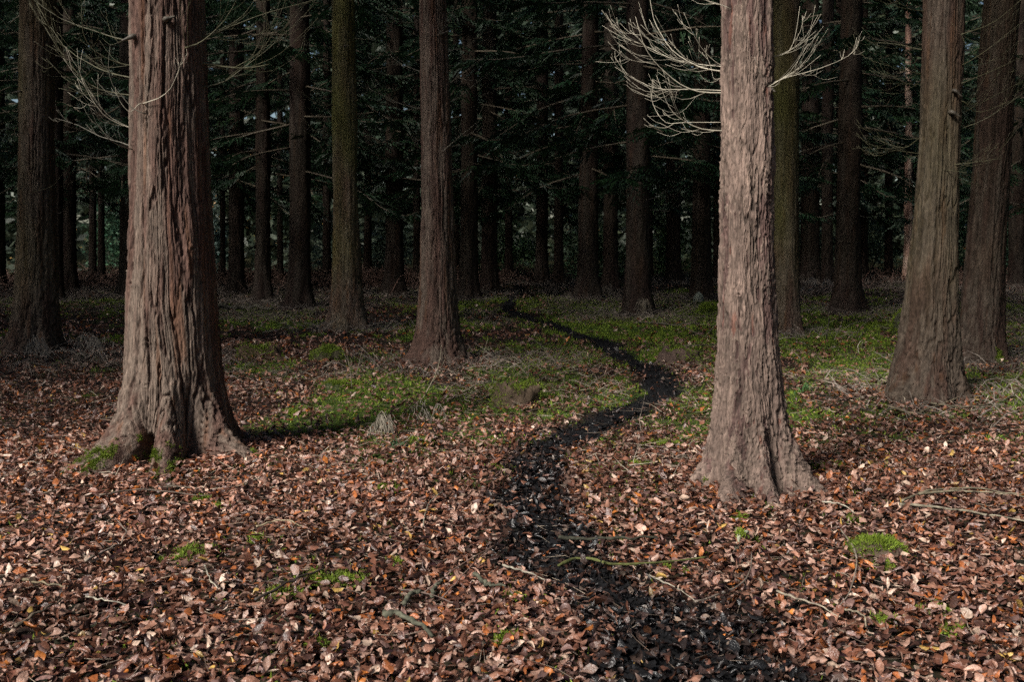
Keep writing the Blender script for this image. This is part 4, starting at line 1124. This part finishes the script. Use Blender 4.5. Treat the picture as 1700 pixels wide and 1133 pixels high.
def leaf_field(x, y, smin, smax, zmax):
    n = len(x)
    s = rng.uniform(smin, smax, n)
    yaw = rng.uniform(0, 2*math.pi, n)
    tl = np.abs(rng.normal(0, .42, n)); tl = np.where(rng.uniform(0, 1, n) < .14, rng.uniform(.8, 1.5, n), tl)
    ta = rng.uniform(0, 2*math.pi, n); flip = rng.uniform(0, 1, n) < .5
    # rotation = tilt(axis in plane) * yaw * flip
    ax = np.stack([np.cos(ta), np.sin(ta), np.zeros(n)], -1)
    c, s_ = np.cos(tl), np.sin(tl); C = 1 - c
    Rt = np.zeros((n, 3, 3))
    Rt[:, 0, 0] = c + ax[:, 0]**2 * C; Rt[:, 0, 1] = ax[:, 0]*ax[:, 1]*C; Rt[:, 0, 2] = ax[:, 1]*s_
    Rt[:, 1, 0] = ax[:, 0]*ax[:, 1]*C; Rt[:, 1, 1] = c + ax[:, 1]**2 * C; Rt[:, 1, 2] = -ax[:, 0]*s_
    Rt[:, 2, 0] = -ax[:, 1]*s_; Rt[:, 2, 1] = ax[:, 0]*s_; Rt[:, 2, 2] = c
    Ry = np.zeros((n, 3, 3)); cy, sy = np.cos(yaw), np.sin(yaw); f = np.where(flip, -1.0, 1.0)
    Ry[:, 0, 0] = cy; Ry[:, 0, 1] = -sy * f; Ry[:, 1, 0] = sy; Ry[:, 1, 1] = cy * f; Ry[:, 2, 2] = f
    M = Rt @ Ry
    z = gz(x, y) + rng.uniform(0, zmax, n) + .35 * s * np.sin(tl) + .008
    var = rng.integers(0, NVAR, n)
    so = soot(x, y)
    ci = rng.choice(len(PALL), n, p=PPR)
    colr = PALL[ci] * rng.uniform(.7, 1.25, n)[:, None]
    colr *= np.clip(1 + .35 * fbm(x * 1.1, y * 1.1, 4.4, 141, 2) + .25 * noise(x * 5, y * 5, 6.4, 142), .35, 1.6)[:, None]
    dirt = np.clip(so * rng.uniform(.45, 1.5, n), 0, 1)[:, None] ** .6
    dirt = np.where(rng.uniform(0, 1, (n, 1)) < .10, 0, dirt)
    colr = colr * (1 - dirt) + dirt * np.array([.009, .009, .010])
    return M, s, np.stack([x, y, z], -1), var, colr

def clear_of_trunks(x, y):
    ok = np.ones(len(x), bool)
    for k in 'ABCDEFGH':
        t = T[k]; ok &= np.hypot(x - t.base[0], y - t.base[1]) > t.r[12] * 1.0
    return ok

NEAR_N, MID_N = 120000, 34000
# uniform per area in a trapezoid 2.5 .. 13 m
yy = rng.uniform(0, 1, NEAR_N * 3) * 10.7 + 2.5; xx = rng.uniform(-1, 1, NEAR_N * 3) * 8.0
kp = (np.abs(xx) < .57 * yy + .45)
xx, yy = xx[kp][:NEAR_N], yy[kp][:NEAR_N]
ye = 2.5 + 4.5 * rng.uniform(0, 1, 60000); xe = rng.uniform(-1, 1, 60000) * 4.6
ke = np.where(np.abs(xe) < .57 * ye + .45)[0][:30000]
xx, yy = np.concatenate([xx, xe[ke]]), np.concatenate([yy, ye[ke]])
mo = mossy(xx, yy)
kp = (rng.uniform(0, 1, len(xx)) > mo * .66 * sst(4, 8, yy)) & (rng.uniform(0, 1, len(xx)) > (.05 + .4 * sst(6, 8, yy)) * soot(xx, yy)) & clear_of_trunks(xx, yy)
kp &= rng.uniform(0, 1, len(xx)) < 1 - .6 * sst(6.5, 12, yy)
xx, yy = xx[kp], yy[kp]
M, s, P0, var, cl = leaf_field(xx, yy, .028, .066, .05)
# leaves drifted against the two nearest trunks
for key, n_ in (('A', 1500), ('B', 1100), ('C', 500), ('F', 500)):
    t_ = T[key]; a_ = rng.uniform(0, 2 * math.pi, n_); r_ = t_.r[12] * rng.uniform(.95, 1.25, n_) + np.abs(rng.normal(0, .14, n_))
    M_, s_, P_, v_, c_ = leaf_field(t_.base[0] + r_ * np.cos(a_), t_.Y + r_ * np.sin(a_), .030, .068, .075)
    M, s, P0, var, cl = np.concatenate([M, M_]), np.concatenate([s, s_]), np.concatenate([P0, P_]), np.concatenate([var, v_]), np.concatenate([cl, c_])
xx, yy = P0[:, 0], P0[:, 1]
s = np.where(rng.uniform(0, 1, len(s)) < .30, s * rng.uniform(.25, .6, len(s)), s)
print('near leaves', len(xx))
# the 300 nearest in view become leaves of their own
zc = P0[:, 1] * math.cos(PITCH) - (P0[:, 2] - CAM_H) * math.sin(PITCH)
yc = P0[:, 1] * math.sin(PITCH) + (P0[:, 2] - CAM_H) * math.cos(PITCH)
u, v = P0[:, 0] / zc * FPX + 850, 566.5 - yc / zc * FPX
inview = (u > 10) & (u < 1690) & (v > 300) & (v < 1120)
top = P0[:, 2] - gz(P0[:, 0], P0[:, 1])
score = np.where(inview & (top > .022), s / zc, -1)
pick = np.argsort(-score)[:300]
vmeshes = [new_mesh('leaf', LV[k], LQ, LT, mat=M_LEAF_OBJ) for k in range(NVAR)]
for i in pick:
    o = bpy.data.objects.new('fallen_leaf', vmeshes[var[i]])
    col.objects.link(o)
    mt = Matrix([list(M[i][r_] * s[i]) + [P0[i][r_]] for r_ in range(3)] + [[0, 0, 0, 1]])
    o.parent = ground; o.matrix_local = mt
    o.color = (*cl[i], 1)
rest = np.ones(len(xx), bool); rest[pick] = False
def leaf_mesh(M, s, P0, var, cl):
    V = np.einsum('nij,nkj->nki', M, LV[var]) * s[:, None, None] + P0[:, None, :]
    n = len(V); b0 = (np.arange(n) * 14)[:, None, None]
    return V.reshape(-1, 3), (LQ[None] + b0).reshape(-1, 4), (LT[None] + b0).reshape(-1, 3), np.repeat(cl, 14, 0)
g = Geo()
lod = np.where(P0[:, 1] < 3.9, 0, np.where(P0[:, 1] < 7.8, 1, 2))
w = rest & (lod == 0)
V, Q, Tt, C = leaf_mesh(M[w], s[w], P0[w], var[w], cl[w]); g.add(V, Q, Tt, C)
def leaf_simple(M, s, P0, var, cl, verts, tris, quads=None):
    V = np.einsum('nij,nkj->nki', M, LV[:, verts, :][var]) * s[:, None, None] + P0[:, None, :]
    b0 = (np.arange(len(V)) * len(verts))[:, None, None]
    g.add(V.reshape(-1, 3), None if quads is None else (np.array(quads)[None] + b0).reshape(-1, 4), (np.array(tris)[None] + b0).reshape(-1, 3), np.repeat(cl, len(verts), 0))
w = rest & (lod == 1)
leaf_simple(M[w], s[w], P0[w], var[w], cl[w], [0, 1, 2, 3, 7, 8, 9, 13], [[0, 2, 1], [0, 3, 2], [4, 5, 7], [5, 6, 7]], [[1, 2, 5, 4], [2, 3, 6, 5]])
w = rest & (lod == 2)
leaf_simple(M[w], s[w] * 1.1, P0[w], var[w], cl[w], [0, 4, 6, 13, 5], [[0, 4, 1], [1, 4, 3], [0, 2, 4], [4, 2, 3]])
# farther leaves: plain folded leaf shapes
yy = rng.uniform(0, 1, MID_N * 3) * 16 + 12; xx = rng.uniform(-1, 1, MID_N * 3) * 16
kp = (np.abs(xx) < .58 * yy + .5); xx, yy = xx[kp][:MID_N], yy[kp][:MID_N]
mo = mossy(xx, yy)
kp = (rng.uniform(0, 1, len(xx)) > mo * .7) & (rng.uniform(0, 1, len(xx)) > .85 * soot(xx, yy)) & (rng.uniform(0, 1, len(xx)) < 1 - .8 * sst(13, 24, yy)) & clear_of_trunks(xx, yy)
xx, yy = xx[kp], yy[kp]
M2, s2, P2, var2, cl2 = leaf_field(xx, yy, .06, .10, .03)
leaf_simple(M2, s2, P2, var2, cl2, [0, 4, 6, 13, 5], [[0, 4, 1], [1, 4, 3], [0, 2, 4], [4, 2, 3]])
# the litter goes on beyond both sides of the view
ye = rng.uniform(1.6, 14, 60000); xe = rng.choice([-1, 1], 60000) * (.57 * ye + .40 + 2.6 * rng.uniform(0, 1, 60000) ** 1.1)
kp = (rng.uniform(0, 1, 60000) > mossy(xe, ye) * .66 * sst(4, 8, ye)) & clear_of_trunks(xe, ye) & (rng.uniform(0, 1, 60000) < .75 - .4 * sst(6.5, 12, ye))
xe, ye = xe[kp][:22000], ye[kp][:22000]
leaf_simple(*leaf_field(xe, ye, .042, .078, .05), [0, 4, 6, 13, 5], [[0, 4, 1], [1, 4, 3], [0, 2, 4], [4, 2, 3]])
print('mid leaves', len(xx))
tag(link('leaf_litter', g.mesh('leaf_litter', M_LEAF)), 'thick carpet of fallen brown and orange leaves', 'leaf litter', kind='stuff')

# ------------------------------------------------------------------ charcoal crumbs and fine twig litter
k = 22000
t = rng.integers(0, npth, k); off = rng.normal(0, .62, k)
x = PATH[t, 0] + nrm[t, 0] * off * PATH[t, 2] + rng.normal(0, .03, k); y = PATH[t, 1] + nrm[t, 1] * off * PATH[t, 2] + rng.normal(0, .03, k)
kp = (rng.uniform(0, 1, k) < soot(x, y) + .04) & (y > 2.3); x, y = x[kp], y[kp]; k = len(x)
P = np.stack([x, y, gz(x, y) + rng.uniform(0.008, .034, k)], -1)
g = Geo(); s_ = rng.uniform(.004, .014, k)[:, None]
a, b_, c_ = (rng.normal(0, .6, (k, 3)) for _ in range(3))
V = np.stack([P + a * s_, P + b_ * s_, P + c_ * s_, P + (a + b_ + c_) * s_ * .2 + np.array([0, 0, .8]) * s_], 1).reshape(-1, 3)
b0 = (np.arange(k) * 4)[:, None, None]
g.add(V, None, (np.array([[0, 1, 3], [1, 2, 3], [2, 0, 3]])[None] + b0).reshape(-1, 3), np.repeat(np.array([[.009, .009, .010]]) * rng.uniform(.5, 2, (k, 1)), 4, 0))
tag(link('charcoal_crumbs', g.mesh('charcoal_crumbs', M_SOOT, smooth=False)), 'loose black charcoal crumbs scattered along the trail', 'charcoal', kind='stuff')

g = Geo()
x, y = fan_points(2800, 2.8, 13, .5, .8)
kp = (soot(x, y) < .3) | (y < 5); x, y = x[kp], y[kp]
for i in range(len(x)):
    ln = rng.uniform(.06, .34); az = rng.uniform(0, 6.28); d = np.array([math.cos(az), math.sin(az), 0]); sd = np.array([-d[1], d[0], 0])
    bow = rng.normal(0, .15) * ln
    P = np.array([[x[i], y[i], 0], [x[i], y[i], 0] + d * ln * .5 + sd * bow, [x[i], y[i], 0] + d * ln])
    P = resample(P, 4); P[:, 2] = gz(P[:, 0], P[:, 1]) + .032 + rng.uniform(0, .028)
    V, Q, Tt = tube(P, rng.uniform(.0009, .0022) * (1 - .5 * np.linspace(0, 1, len(P))), 3)
    k = rng.uniform() ** 2
    g.add(V, Q, Tt, (np.array([.09, .065, .05]) * (1-k) + np.array([.36, .29, .22]) * k))
tag(link('twig_litter', g.mesh('twig_litter', M_TWIG)), 'fine broken twigs strewn over the leaves', 'twigs', kind='stuff')
print('objects', len(scene.objects), 'unique tris', sum(len(m_.loops) - 2 * len(m_.polygons) for m_ in bpy.data.meshes))
